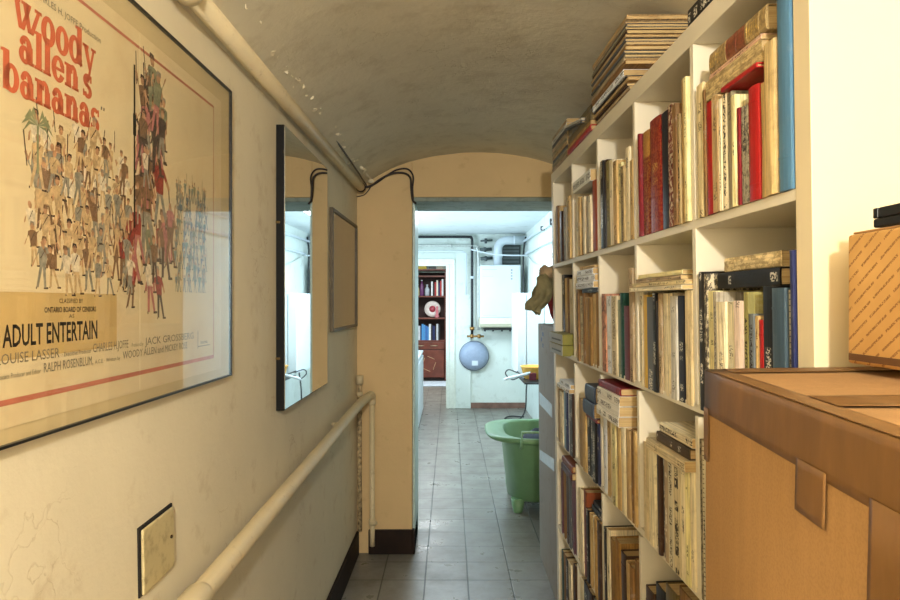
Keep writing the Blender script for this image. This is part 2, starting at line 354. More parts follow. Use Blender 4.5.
# --- slab serif title, drawn as strokes ---
def ring(mb, cx, cy, rx, ry, wx, wyy, a0=0, a1=360, n=28):
    vs = []
    for i in range(n+1):
        t = math.radians(a0+(a1-a0)*i/n); c, s = math.cos(t), math.sin(t)
        vs += [(cx+rx*c, cy+ry*s), (cx+(rx-wx)*c, cy+(ry-wyy)*s)]
    mb.append((vs, [(2*i, 2*i+2, 2*i+3, 2*i+1) for i in range(n)]))
def poly(mb, *p): mb.append((list(p), [tuple(range(len(p)))]))
def rc(mb, x0, y0, x1, y1): poly(mb, (x0, y0), (x1, y0), (x1, y1), (x0, y1))
def glyph(c):
    g = []; W = .36
    if c == 'o': ring(g, .46, .5, .47, .55, .33, .19); return g, .92
    if c in 'bd':
        cx = .58 if c == 'b' else .42
        ring(g, cx, .5, .45, .55, .31, .19)
        if c == 'b': rc(g, .1, 0, .1+W, 1.5); poly(g, (-.02, 1.36), (.12, 1.36), (.12, 1.5), (-.02, 1.46))
        else: rc(g, .6, 0, .6+W, 1.5); poly(g, (.46, 1.36), (.62, 1.36), (.62, 1.5), (.46, 1.46)); rc(g, .88, 0, 1.0, .13)
        return g, 1.03
    if c == 'l': rc(g, .1, 0, .1+W, 1.5); rc(g, 0, 0, .52, .13); poly(g, (-.02, 1.36), (.12, 1.36), (.12, 1.5), (-.02, 1.46)); return g, .53
    if c == 'n':
        rc(g, .1, 0, .1+W, 1); rc(g, 0, 0, .48, .13); rc(g, -.02, .87, .12, 1); rc(g, .62, 0, .62+W, .66); rc(g, .54, 0, 1.04, .13)
        ring(g, .6, .64, .32, .4, .29, .2, 0, 180); rc(g, .3, .6, .36, .84); return g, 1.05
    if c == 'a':
        rc(g, .48, 0, .48+W, .7); rc(g, .7, 0, .92, .13); ring(g, .42, .66, .37, .39, .33, .20, 0, 165)
        ring(g, .36, .3, .36, .35, .29, .18); ring(g, .17, .74, .12, .12, .12, .12); return g, .92
    if c == 'e':
        ring(g, .46, .5, .47, .55, .33, .18, 20, 335); rc(g, .2, .44, .88, .57); poly(g, (.62, .5), (.9, .5), (.9, .62), (.85, .72), (.64, .72)); return g, .9
    if c == 's':
        ring(g, .38, .74, .35, .31, .26, .19, 30, 285); ring(g, .38, .27, .37, .32, .28, .19, -165, 100)
        poly(g, (.22, .56), (.5, .4), (.62, .5), (.3, .7)); rc(g, .6, .70, .72, 1.02); rc(g, .02, 0, .13, .3); return g, .78
    if c == "'": poly(g, (.06, 1.16), (.14, 1.16), (.26, 1.5), (.02, 1.5)); return g, .26
    if c == 'w':
        for a, b, d in ((.0, .40, .30), (.84, .50, .18), (.5, .94, .30), (1.42, 1.04, .18)):
            poly(g, (a, 1), (a+(d if a < .8 or a == .5 else .0)+(.2 if a >= .8 else 0), 1), (b+.12, 0), (b-.12, 0))
        rc(g, -.08, .88, .38, 1); rc(g, .44, .88, .9, 1); rc(g, 1.24, .88, 1.68, 1); return g, 1.62
    if c == 'y':
        poly(g, (.02, 1), (.34, 1), (.66, .1), (.5, -.1)); poly(g, (.78, 1), (.94, 1), (.5, -.42), (.32, -.42))
        rc(g, -.04, .88, .44, 1); rc(g, .64, .88, 1.04, 1); ring(g, .26, -.36, .16, .14, .16, .14); rc(g, .26, -.5, .44, -.36); return g, 1.0
    if c == '"':
        for q in (0, .3): poly(g, (q, 1.42), (q+.14, 1.42), (q+.2, 1.62), (q+.04, 1.62))
        return g, .6
    return g, .4
tt = MB()
def word(s, y0, y1, zb, xh):
    tot = 0; G = []
    for c in s: g, a = glyph(c); G.append((g, tot)); tot += a+.03
    k = (y1-y0)/tot
    for g, off in G:
        for vs, fs in g: tt.add([(XS+.0002, wy(y0)+(x+off)*k, wz(zb)+y*xh) for x, y in vs], fs)
word('woody', .768, .942, 1.6585, .0350); word("allen's", .777, .934, 1.620, .0315); word('bananas', .747, .953, 1.5775, .0315)
tt.build('title_lettering', m_orange, sh, fix=False)
qq = MB(); g, a = glyph('"')
for vs, fs in g: qq.add([(XS+.0002, wy(.955)+x*.022, wz(1.578)+y*.0245) for x, y in vs], fs)
qq.build('quotation_mark', m_grey_ink, sh, fix=False)
def text(s, y0, y1, zb, cap, mat, name='small_lettering', bold=0.0):
    cu = bpy.data.curves.new('t', 'FONT'); cu.body = s; cu.size = 1; cu.offset = bold; cu.resolution_u = 2
    o = bpy.data.objects.new('t', cu); COL.objects.link(o); bpy.context.view_layer.update()
    me = bpy.data.meshes.new_from_object(o); bpy.data.objects.remove(o)
    X = [v.co.x for v in me.vertices]; a, b = min(X), max(X); k = (y1-y0)/(b-a); h = cap/.69
    mb = MB(); mb.add([(XS+.0003, wy(y0)+(v.co.x-a)*k, wz(zb)+v.co.y*h) for v in me.vertices], [tuple(p.vertices) for p in me.polygons])
    bpy.data.meshes.remove(me); return mb.build(name, mat, sh, fix=False)
text('CHARLES H. JOFFE Production', .80, .955, 1.7095, .0085, m_grey_ink)
text('CLASSIFIED BY', .856, .91, 1.3285, .006, m_ink)
text('ONTARIO BOARD OF CENSORS', .825, .943, 1.3165, .0068, m_ink, bold=.02)
text('AS', .877, .889, 1.3085, .005, m_ink)
text('ADULT ENTERTAIN', .749, .946, 1.2775, .0255, m_ink, bold=.02)
text('LOUISE LASSER', .739, .856, 1.2575, .0125, m_grey_ink)
text('· Executive Producer', .862, .93, 1.2575, .006, m_grey_ink)
text('CHARLES H.JOFFE', .935, 1.035, 1.2575, .0125, m_grey_ink)
text('· Produced by', 1.042, 1.085, 1.2575, .006, m_grey_ink); text('JACK GROSSBERG', 1.09, 1.29, 1.2575, .0125, m_grey_ink)
text('Associate Producer and Editor', .735, .818, 1.2405, .006, m_grey_ink)
text('RALPH ROSENBLUM,', .824, .935, 1.2405, .012, m_grey_ink); text('A.C.E. · Written by', .94, 1.01, 1.2405, .0055, m_grey_ink)
text('WOODY ALLEN and MICKEY ROSE', 1.018, 1.26, 1.2405, .012, m_grey_ink)
text('United Artists', 1.325, 1.362, 1.2445, .0065, m_ink)
rb = MB(); rect(rb, XS, 1.312-.7, 1.3135-.7, wz(1.236), wz(1.272)); rect(rb, XS, 1.312-.7, 1.375-.7, wz(1.2395), wz(1.2405)); rb.build('small_box_rule', m_ink, sh, fix=False)
# --- generic festive crowd printed on the sheet (flat ink shapes of many small anonymous figures) ---
def figure(MBs, y, z, h, rr, sw=.0):
    """flat figure, feet at (y,z), height h; MBs: dict ink->MB"""
    x = XS+.0001+rr.random()*.00012; lean = rr.uniform(-.25, .25); k = .62
    def P(u, v): return (x, y+(u+lean*v)*h*k/.42*.62, z+v*h)
    def pg(ink, *p): MBs[ink].add([P(*q) for q in p], [tuple(range(len(p)))])
    top, leg, skin = rr.choice(TOPS), rr.choice(LEGS), 'skin'
    s = rr.uniform(.1, .26)
    for q in (-1, 1):
        pg(leg, (q*.04-.05, .48), (q*.04+.05, .48), (q*(.04+s*.6)+.035, .03), (q*(.04+s*.6)-.04, .03))
        pg('dark', (q*(.04+s*.6)-.05, .04), (q*(.04+s*.6)+.04+q*.06, .04), (q*(.04+s*.6)+.04+q*.06, 0), (q*(.04+s*.6)-.05, 0))
    pg(top, (-.11, .46), (.11, .46), (.17, .8), (.05, .84), (-.05, .84), (-.17, .8))
    for q in (-1, 1):
        up = rr.random() < .35; ex, ez = (q*rr.uniform(.2, .34), rr.uniform(.9, 1.12)) if up else (q*rr.uniform(.15, .36), rr.uniform(.42, .62))
        pg(top, (q*.17, .81), (q*.13, .73), ((q*.16+ex)/2-.03, (.76+ez)/2-.02), ((q*.16+ex)/2+.03, (.76+ez)/2+.03))
        pg(skin, ((q*.16+ex)/2-.03, (.76+ez)/2-.02), ((q*.16+ex)/2+.03, (.76+ez)/2+.03), (ex+.03, ez+.02), (ex-.03, ez-.02))
        if up and rr.random() < .5: pg('dark', (ex-.012, ez-.25), (ex+.012, ez-.25), (ex+.03, ez+.35), (ex, ez+.35))
    pg(skin, *[(.075*math.cos(a), .92+.085*math.sin(a)) for a in [i*math.pi/4 for i in range(8)]])
    hat = rr.choice(['dark', 'brown', 'grey', None])
    if hat: pg(hat, (-.09, .95), (.09, .95), (.07, 1.03), (-.06, 1.04))
    if rr.random() < .6: pg('dark', (-.1, .60), (-.07, .60), (.1, .80), (.07, .81))
inks = dict(skin=(196, 150, 112), dark=(84, 66, 56), brown=(140, 108, 78), grey=(156, 150, 132), teal=(132, 150, 138), sand=(208, 178, 132), red=(158, 62, 52), white=(226, 212, 184), blue=(128, 138, 138), pink=(190, 120, 112), green=(140, 142, 112))
TOPS = ['grey', 'brown', 'sand', 'white', 'sand', 'grey', 'sand', 'white']; LEGS = ['brown', 'grey', 'sand', 'sand']
rr = random.Random(11)
def crowd(name, spots):
    D = {k: MB() for k in inks}
    root = None
    for y, z, h in spots: figure(D, wy(y), wz(z), h, rr)
    for k in D:
        if D[k].v: D[k].build(name+'_'+k, plain('poster_ink_'+k, inks[k], .6, var=.25, scale=120), sh, fix=False)
L = []
for row in range(8):
    n = 9
    for i in range(n):
        L.append((.80+.235*(i+rr.uniform(0, .9))/n+(.01 if row > 6 else 0), 1.550-.0245*row-(.02 if i < 3 and row < 2 else 0)+rr.uniform(-.006, .006)-.035, .062+rr.uniform(-.010, .012)))
crowd('printed_crowd', L)
TOPS = ['blue', 'grey', 'teal', 'grey', 'green']; LEGS = ['blue', 'grey', 'grey']
crowd('printed_far_crowd', [(1.205+.155*((i % 9)+rr.random())/9, 1.555-.022*(i//9)-.03, .036+rr.uniform(-.005, .005)) for i in range(81)])
TOPS = ['brown', 'dark', 'red', 'brown', 'pink', 'green', 'white']; LEGS = ['dark', 'brown', 'grey', 'pink']
L = []
for q in range(46):
    zz = 1.345+.30*rr.random()**1.2; sp_ = .085*(1-(zz-1.345)/.36)+.012
    L.append((1.115+sp_*rr.uniform(-1, 1), zz, .085+rr.uniform(-.015, .03)))
L += [(1.11, 1.40, .17), (1.135, 1.55, .13), (1.10, 1.50, .14), (1.15, 1.46, .13), (1.125, 1.62, .11), (1.06, 1.36, .12), (1.17, 1.37, .12), (1.115, 1.31, .1), (1.15, 1.30, .09), (1.04, 1.32, .08)]
crowd('printed_tall_group', L)
pal = MB()
for i in range(9):
    a = math.radians(200-i*28); cy, cz = wy(.812), wz(1.548); 
    pal.add([(XS+.0003, cy, cz+.002), (XS+.0003, cy+.018*math.cos(a), cz+.010+.016*math.sin(a)), (XS+.0003, cy+.031*math.cos(a), cz-.006+.02*math.sin(a)), (XS+.0003, cy+.016*math.cos(a), cz+.004+.011*math.sin(a))], [(0, 1, 2, 3)])
rect(pal, XS+.0003, wy(.810), wy(.814), wz(1.49), wz(1.55)); pal.build('printed_palm', plain('faded_green_ink', (146, 150, 112), .6), sh, fix=False)
fp = MB(); rect(fp, XS+.0004, wy(1.052), wy(1.057), wz(1.45), wz(1.715)); rect(fp, XS+.0004, wy(1.050), wy(1.060), wz(1.60), wz(1.635)); fp.build('printed_pole', m_ink, sh, fix=False)

# tall mirror
MR = thing('wall_mirror', 'tall frameless mirror with thick black edge on left wall between poster and small frame', 'mirror', LW @ T((0, 1.907, 1.011)))
MB().box((0, 0, 0), (.0235, .625, .840)).build('backing_box', plain('deep_black_edge', (10, 9, 9), .6, spec=.2), MR, bevel=.001)
t = NT('mirror_silver'); v = t.coords('Object'); t.set(Metallic=1.0, Roughness=.015); t.base(t.mix(t.ramp(t.noise(v, 9, 6, .7), .6, .85, 0, .4), (.86, .88, .86, 1), (.42, .38, .32, 1)))
MB().box((.0236, .003, .004), (.0262, .622, .836)).build('mirror_glass', t.m, MR)
for z in (.15, .55): MB().box((-.001, -.003, z), (.012, .0005, z+.006)).build('side_clip', plain('dull_brass', (120, 98, 60), .4, 1), MR)
# small frame
SF = thing('small_picture_frame', 'small dark glazed frame with murky brown print on left wall near the doorway', 'picture frame', LW @ T((0, 2.70, 1.204)))
fr = MB(); a, b, e = .655, .52, .014
fr.box((0, 0, 0), (.016, e, b)); fr.box((0, a-e, 0), (.016, a, b)); fr.box((0, e, 0), (.016, a-e, e)); fr.box((0, e, b-e), (.016, a-e, b))
fr.build('frame', plain('worn_brown_frame', (92, 78, 56), .5, var=.3), SF, bevel=.002)
MB().box((0, e, e), (.006, a-e, b-e)).build('print', plaster('murky_brown_print', (140, 122, 88), (92, 78, 54), 3, .1, (.45, .7), False, .002, .6, .3), SF)
MB().box((.008, e+.0005, e+.0005), (.010, a-e-.0005, b-e-.0005)).build('glass_pane', m_glass, SF)
# ======================= BOOKCASE =======================
# shelf frame: x into the shelf, y along it (away from the camera), z up
SM = T((.5095, 0, 0)) @ R(.0262, 'Z') @ R(-.015, 'Y')
m_white = plain('white_shelf_foil', (226, 216, 192), .45, var=.03, scale=8, bump=.02)
SH = thing('bookshelf', 'tall white open cube bookshelf of five rows and five bays along the right side', 'bookshelf', SM)
S0 = .875; CW = .335; TH = .016; DEP = .39; OT = .038; SE = S0+5*CW+4*TH
ZR = [1.483, 1.132, .781, .430, .076]; ZT = [1.81, 1.467, 1.116, .765, .414]
MB().box((0, S0-OT, 0), (DEP, S0, 1.85)).build('side_panel', plain('cream_side_panel', (220, 204, 168), .5, var=.03, scale=5), SH, bevel=.0012)
MB().box((0, SE, 0), (DEP, SE+OT, 1.85)).build('side_panel', m_white, SH, bevel=.0012)
MB().box((0, S0, 1.81), (DEP, SE, 1.85)).build('top_board', m_white, SH, bevel=.0012)
MB().box((0, S0, .036), (DEP, SE, .076)).build('bottom_board', m_white, SH, bevel=.0012)
for r in range(4): MB().box((.001, S0, ZT[r]-.343), (DEP-.006, SE, ZT[r]-.327)).build('shelf_board', m_white, SH, bevel=.0008)
for c in range(4):
    for r in range(5):
        y = S0+(c+1)*CW+c*TH; MB().box((.001, y, ZR[r]), (DEP-.006, y+TH, ZT[r])).build('divider', m_white, SH, bevel=.0008)
MB().box((DEP-.005, S0, .076), (DEP, SE, 1.81)).build('back_panel', m_white, SH)
# standing books per (row, bay): far s, near s, height (m), look, binding
STANDING={
(0, 0):[(1.1902, 1.1613, 0.2403, 'stained cream', 'p'), (1.1613, 1.1501, 0.2231, 'brown', 'p'), (1.1501, 1.1207, 0.1957, 'bright red', 'h'), (1.1207, 1.0965, 0.1976, 'pale brown', 'p'), (1.0965, 1.0854, 0.187, 'yellowed white', 'p'), (1.0854, 1.066, 0.19, 'cream', 'l'), (1.066, 1.0465, 0.1873, 'olive grey', 'p'), (1.0465, 1.0331, 0.1773, 'pale yellow', 'p'), (1.0331, 1.0232, 0.1532, 'dark red', 'h'), (1.0232, 0.999, 0.1512, 'mottled grey', 'm'), (0.999, 0.9635, 0.1719, 'bright red', 'h'), (0.9635, 0.945, 0.1687, 'tan', 'v'), (0.945, 0.9143, 0.2195, 'parchment', 'v'), (0.9143, 0.877, 0.2894, 'blue', 'h')],
(0, 1):[(1.5274, 1.5115, 0.2387, 'dark red', 'h'), (1.5115, 1.4575, 0.2359, 'gold and red', 'g'), (1.4575, 1.3855, 0.2474, 'deep red', 'g'), (1.3855, 1.331, 0.2442, 'dark navy', 'h'), (1.331, 1.3004, 0.245, 'spotted dark red', 'm'), (1.3004, 1.2809, 0.239, 'brown', 'p'), (1.2809, 1.2689, 0.2148, 'black dotted', 'l'), (1.2689, 1.2436, 0.2787, 'tan', 'v'), (1.2436, 1.228, 0.2731, 'pale yellow', 'p')],
(0, 2):[(1.8664, 1.8345, 0.2473, 'black', 'k'), (1.8345, 1.8037, 0.2432, 'dark brown', 'h'), (1.8037, 1.768, 0.2332, 'olive', 'p'), (1.768, 1.7357, 0.2284, 'cream', 'p'), (1.7357, 1.6992, 0.2182, 'tan', 'p'), (1.6992, 1.6642, 0.2053, 'pale yellow', 'p'), (1.6642, 1.6364, 0.1911, 'black dotted', 'l'), (1.6364, 1.6064, 0.2316, 'cream', 'p'), (1.6064, 1.579, 0.1934, 'tan', 'p')],
(0, 3):[(2.1904, 2.1581, 0.1974, 'cream', 'p'), (2.1581, 2.127, 0.1916, 'tan', 'p'), (2.127, 2.0909, 0.1885, 'brown', 'p'), (2.0909, 2.0619, 0.1824, 'cream', 'p'), (2.0619, 2.0338, 0.1802, 'brick red', 'h'), (2.0338, 2.0066, 0.175, 'mottled grey', 'p'), (2.0066, 1.9803, 0.1729, 'cream', 'p'), (1.9803, 1.93, 0.2112, 'brick red', 'h')],
(0, 4):[(2.5478, 2.5096, 0.2193, 'brown', 'p'), (2.5096, 2.4678, 0.2125, 'tan', 'p'), (2.4678, 2.4275, 0.1871, 'dark brown', 'h'), (2.4275, 2.3889, 0.1843, 'brown', 'p'), (2.3889, 2.3516, 0.1924, 'grey', 'p'), (2.3516, 2.3157, 0.2211, 'olive grey', 'p'), (2.3157, 2.281, 0.2213, 'tan', 'p')],
(1, 0):[(1.1962, 1.1744, 0.2526, 'black patterned', 'k'), (1.1744, 1.1597, 0.2481, 'black and white', 'm'), (1.1597, 1.1312, 0.2173, 'pale yellow', 'p'), (1.1312, 1.1156, 0.2152, 'grey', 'p'), (1.1156, 1.082, 0.198, 'cream', 'p'), (1.082, 1.0537, 0.198, 'yellowed white', 'p'), (1.0537, 1.0218, 0.1996, 'pinkish white', 'p'), (1.0218, 1.0062, 0.2135, 'olive dotted', 'l'), (1.0062, 0.9893, 0.1796, 'blue grey', 'l'), (0.9893, 0.9789, 0.1769, 'tan', 'p'), (0.9789, 0.9657, 0.1711, 'bright red', 'h'), (0.9657, 0.9351, 0.2203, 'black', 'k'), (0.9351, 0.8964, 0.2176, 'slate blue', 'h'), (0.8964, 0.8866, 0.2144, 'cream ring bound', 's'), (0.8866, 0.877, 0.268, 'navy', 'h')],
(1, 1):[(1.5401, 1.5189, 0.2215, 'cream', 'p'), (1.5189, 1.4848, 0.2141, 'golden yellow', 'h'), (1.4848, 1.4396, 0.2092, 'slate grey', 'k'), (1.4396, 1.4151, 0.2177, 'black', 'k'), (1.4151, 1.3943, 0.2174, 'taupe', 'p'), (1.3943, 1.3383, 0.2168, 'cream', 'v'), (1.3383, 1.3044, 0.2101, 'pale grey', 'p'), (1.3044, 1.2698, 0.2098, 'black and blue', 'k'), (1.2698, 1.228, 0.2208, 'vellum', 'v')],
(1, 2):[(1.8753, 1.8322, 0.2208, 'red and cream', 'm'), (1.8322, 1.781, 0.2146, 'white', 'p'), (1.781, 1.7298, 0.2142, 'cream dark lettered', 'l'), (1.7298, 1.7066, 0.2033, 'grey green', 'h'), (1.7066, 1.6779, 0.2214, 'dark green', 'h'), (1.6779, 1.6183, 0.1879, 'maroon', 'h'), (1.6183, 1.59, 0.2816, 'taupe', 'p')],
(1, 3):[(2.1986, 2.1712, 0.2382, 'brown', 'p'), (2.1712, 2.1185, 0.2177, 'cream', 'p'), (2.1185, 2.0871, 0.2271, 'brown', 'v'), (2.0871, 2.0446, 0.2138, 'golden tan', 'v'), (2.0446, 2.0051, 0.2134, 'worn brown', 'v'), (2.0051, 1.9652, 0.2221, 'tan', 'v'), (1.9652, 1.93, 0.2271, 'worn brown', 'v')],
(1, 4):[(2.5876, 2.5412, 0.304, 'black', 'k'), (2.5412, 2.4965, 0.2905, 'tan', 'v'), (2.4965, 2.457, 0.2888, 'brown', 'v'), (2.457, 2.3919, 0.2831, 'cream', 'v'), (2.3919, 2.3334, 0.288, 'pale brown', 'p'), (2.3334, 2.281, 0.2857, 'rust brown', 'h')],
(2, 0):[(1.2068, 1.1912, 0.2954, 'black and white spotted', 'm'), (1.1912, 1.176, 0.2951, 'cream ring bound', 's'), (1.176, 1.1467, 0.2999, 'cream', 'p'), (1.1467, 1.1149, 0.303, 'tan', 'p'), (1.1149, 1.0813, 0.3136, 'cream', 'p')],
(2, 1):[(1.53, 1.4895, 0.2247, 'vellum', 'v'), (1.4895, 1.4488, 0.2253, 'cream', 'v'), (1.4488, 1.4215, 0.215, 'olive brown', 'h'), (1.4215, 1.4039, 0.2161, 'dark brown', 'h'), (1.4039, 1.384, 0.2208, 'slate grey', 'k'), (1.384, 1.3619, 0.224, 'taupe', 'k'), (1.3619, 1.3301, 0.2246, 'cream patterned', 'l'), (1.3301, 1.29, 0.2253, 'cream black figured', 'f'), (1.29, 1.2664, 0.2253, 'cream', 'p'), (1.2664, 1.248, 0.2253, 'pale yellow', 'p'), (1.248, 1.228, 0.2253, 'cream', 'p')],
(2, 2):[(1.8899, 1.8535, 0.2264, 'white', 'p'), (1.8535, 1.8196, 0.2264, 'tan', 'p'), (1.8196, 1.7796, 0.2264, 'cream', 'v'), (1.7796, 1.7413, 0.2264, 'pale yellow', 'p'), (1.7413, 1.7047, 0.2264, 'tan', 'v'), (1.7047, 1.6673, 0.2264, 'cream', 'v'), (1.6673, 1.6292, 0.2264, 'pale brown', 'v'), (1.6292, 1.6011, 0.2317, 'brown', 'v'), (1.6011, 1.579, 0.2321, 'tan', 'v')],
(2, 3):[(2.207, 2.145, 0.2252, 'pale brown', 'v'), (2.145, 2.0865, 0.2283, 'tan', 'v'), (2.0865, 2.0434, 0.1855, 'black', 'k'), (2.0434, 2.0021, 0.1865, 'black', 'k'), (2.0021, 1.9625, 0.1865, 'black', 'k'), (1.9625, 1.93, 0.1865, 'navy', 'k')],
(2, 4):[(2.5881, 2.5247, 0.2038, 'pale brown', 'v'), (2.5247, 2.473, 0.2049, 'cream', 'p'), (2.473, 2.4237, 0.2127, 'light blue', 'h'), (2.4237, 2.3842, 0.2196, 'navy', 'k'), (2.3842, 2.3461, 0.2184, 'white', 'p'), (2.3461, 2.3095, 0.2208, 'slate grey', 'k'), (2.3095, 2.281, 0.226, 'dark brown', 'k')],
(3, 0):[(1.2016, 1.1672, 0.2864, 'brown', 'v'), (1.1672, 1.1268, 0.3062, 'tan', 'v')],
(3, 1):[(1.5217, 1.4669, 0.2396, 'dark brown', 'h'), (1.4669, 1.3857, 0.2705, 'black', 'h'), (1.3857, 1.3184, 0.3038, 'olive brown', 'h'), (1.3184, 1.2382, 0.327, 'brown', 'v')],
(3, 2):[(1.8878, 1.8631, 0.25, 'black', 'k'), (1.8631, 1.8343, 0.2545, 'cream', 'p'), (1.8343, 1.7886, 0.2409, 'worn brown', 'v'), (1.7886, 1.7368, 0.2553, 'golden brown', 'v'), (1.7368, 1.6883, 0.2386, 'dark brown', 'h'), (1.6883, 1.65, 0.2316, 'tan', 'v'), (1.65, 1.6136, 0.2384, 'torn brown', 'v'), (1.6136, 1.579, 0.2644, 'brown', 'v')],
(3, 3):[(2.2003, 2.1521, 0.2764, 'cream', 'v'), (2.1521, 2.106, 0.281, 'rust brown', 'h'), (2.106, 2.0744, 0.2344, 'black', 'k'), (2.0744, 2.0376, 0.2301, 'tan', 'v'), (2.0376, 2.0023, 0.2333, 'cream', 'v'), (2.0023, 1.9682, 0.2393, 'golden tan', 'v'), (1.9682, 1.93, 0.2393, 'dark brown', 'h')],
(3, 4):[(2.5541, 2.5033, 0.2491, 'maroon', 'h'), (2.5033, 2.447, 0.25, 'golden brown', 'v'), (2.447, 2.401, 0.2584, 'dark brown', 'h'), (2.401, 2.357, 0.2652, 'slate grey', 'h'), (2.357, 2.281, 0.2702, 'maroon', 'h')],
(4, 3):[(2.2086, 2.165, 0.3231, 'cream', 'p'), (2.165, 2.1095, 0.33, 'black', 'k'), (2.1095, 2.044, 0.33, 'dark brown', 'h'), (2.044, 1.9705, 0.33, 'black', 'k')],
(4, 4):[(2.5411, 2.4987, 0.2894, 'dark green', 'h'), (2.4987, 2.4498, 0.2943, 'brown', 'v'), (2.4498, 2.4107, 0.2914, 'black', 'k'), (2.4107, 2.3583, 0.2978, 'cream', 'p'), (2.3583, 2.3154, 0.313, 'pale brown', 'v'), (2.3154, 2.281, 0.3242, 'dark brown', 'h')],
}
# books lying on the standing ones, lowest first: far s, near s, z, thickness, look, binding, depth, setback
LYING={
(0, 0):[(1.0683, 0.9521, 1.6736, 0.0081, 'bright red', 'h', 0.24, -0.012), (1.1453, 0.9515, 1.6823, 0.0348, 'frayed parchment', 'f2', 0.24, -0.004), (1.1399, 0.9592, 1.7177, 0.0087, 'pale pink', 'p', 0.23, 0.0), (1.1394, 0.9472, 1.727, 0.038, 'tan and red leather', 'g', 0.19, 0.0)],
(0, 3):[(2.1947, 1.9562, 1.6948, 0.0367, 'olive with a white spine', 'w', 0.24, -0.012)],
(1, 0):[(1.1408, 0.9361, 1.3529, 0.028, 'black white lettered', 'k', 0.22, 0.01), (1.1357, 0.9492, 1.3815, 0.0244, 'frayed cream', 'f2', 0.19, 0.02)],
(1, 1):[(1.5562, 1.229, 1.3541, 0.0096, 'pale cream', 'p', 0.24, -0.02), (1.5557, 1.2331, 1.3643, 0.0096, 'yellowed cream', 'p', 0.22, -0.012), (1.5553, 1.2722, 1.3744, 0.0096, 'taupe', 'p', 0.2, -0.004), (1.5473, 1.277, 1.3846, 0.0095, 'pale yellow', 'p', 0.18, 0.0)],
(1, 3):[(2.1356, 1.931, 1.3597, 0.0131, 'dark navy', 'k', 0.2, 0.0), (2.1714, 1.9397, 1.3734, 0.02, 'white', 'w', 0.2, -0.012), (2.1701, 1.9385, 1.394, 0.02, 'white', 'w', 0.2, -0.008), (2.1614, 1.9492, 1.4146, 0.0182, 'white', 'w', 0.2, -0.01), (2.1311, 1.9481, 1.4334, 0.0098, 'tan', 'p', 0.19, -0.006)],
(2, 1):[(1.4489, 1.229, 1.0069, 0.0225, 'beige', 'p', 0.22, -0.02), (1.4094, 1.229, 1.03, 0.0219, 'dark brown white lettered', 'k', 0.2, -0.01), (1.4023, 1.229, 1.0525, 0.0196, 'cream dashed', 'l', 0.2, -0.005)],
(2, 2):[(1.8865, 1.6665, 1.008, 0.0264, 'white black lettered', 'w', 0.3, -0.02), (1.8849, 1.6652, 1.035, 0.0263, 'white black lettered', 'w', 0.29, -0.018), (1.8834, 1.6639, 1.0619, 0.0263, 'white black lettered', 'w', 0.29, -0.018), (1.8764, 1.6625, 1.0887, 0.0203, 'dark red', 'h', 0.3, -0.016)],
(2, 3):[(2.0643, 1.931, 0.9681, 0.0128, 'dark red', 'h', 0.22, -0.01), (2.0633, 1.931, 0.9815, 0.0448, 'slate navy', 'h', 0.22, -0.02), (2.0532, 1.931, 1.027, 0.0477, 'slate navy', 'h', 0.22, -0.015)],
(2, 4):[(2.4931, 2.282, 1.0076, 0.0155, 'white', 'w', 0.22, -0.018), (2.4723, 2.282, 1.0237, 0.0153, 'white', 'w', 0.2, -0.012)],
(3, 1):[],
(3, 3):[(2.0631, 1.931, 0.6699, 0.0194, 'black white lettered', 'k', 0.22, 0.005), (2.0617, 1.931, 0.6899, 0.0129, 'black', 'k', 0.22, 0.01)],
(3, 4):[(2.4593, 2.282, 0.7008, 0.027, 'dark maroon', 'h', 0.22, -0.015), (2.457, 2.282, 0.7284, 0.0231, 'rust brown', 'h', 0.22, -0.012)],
}

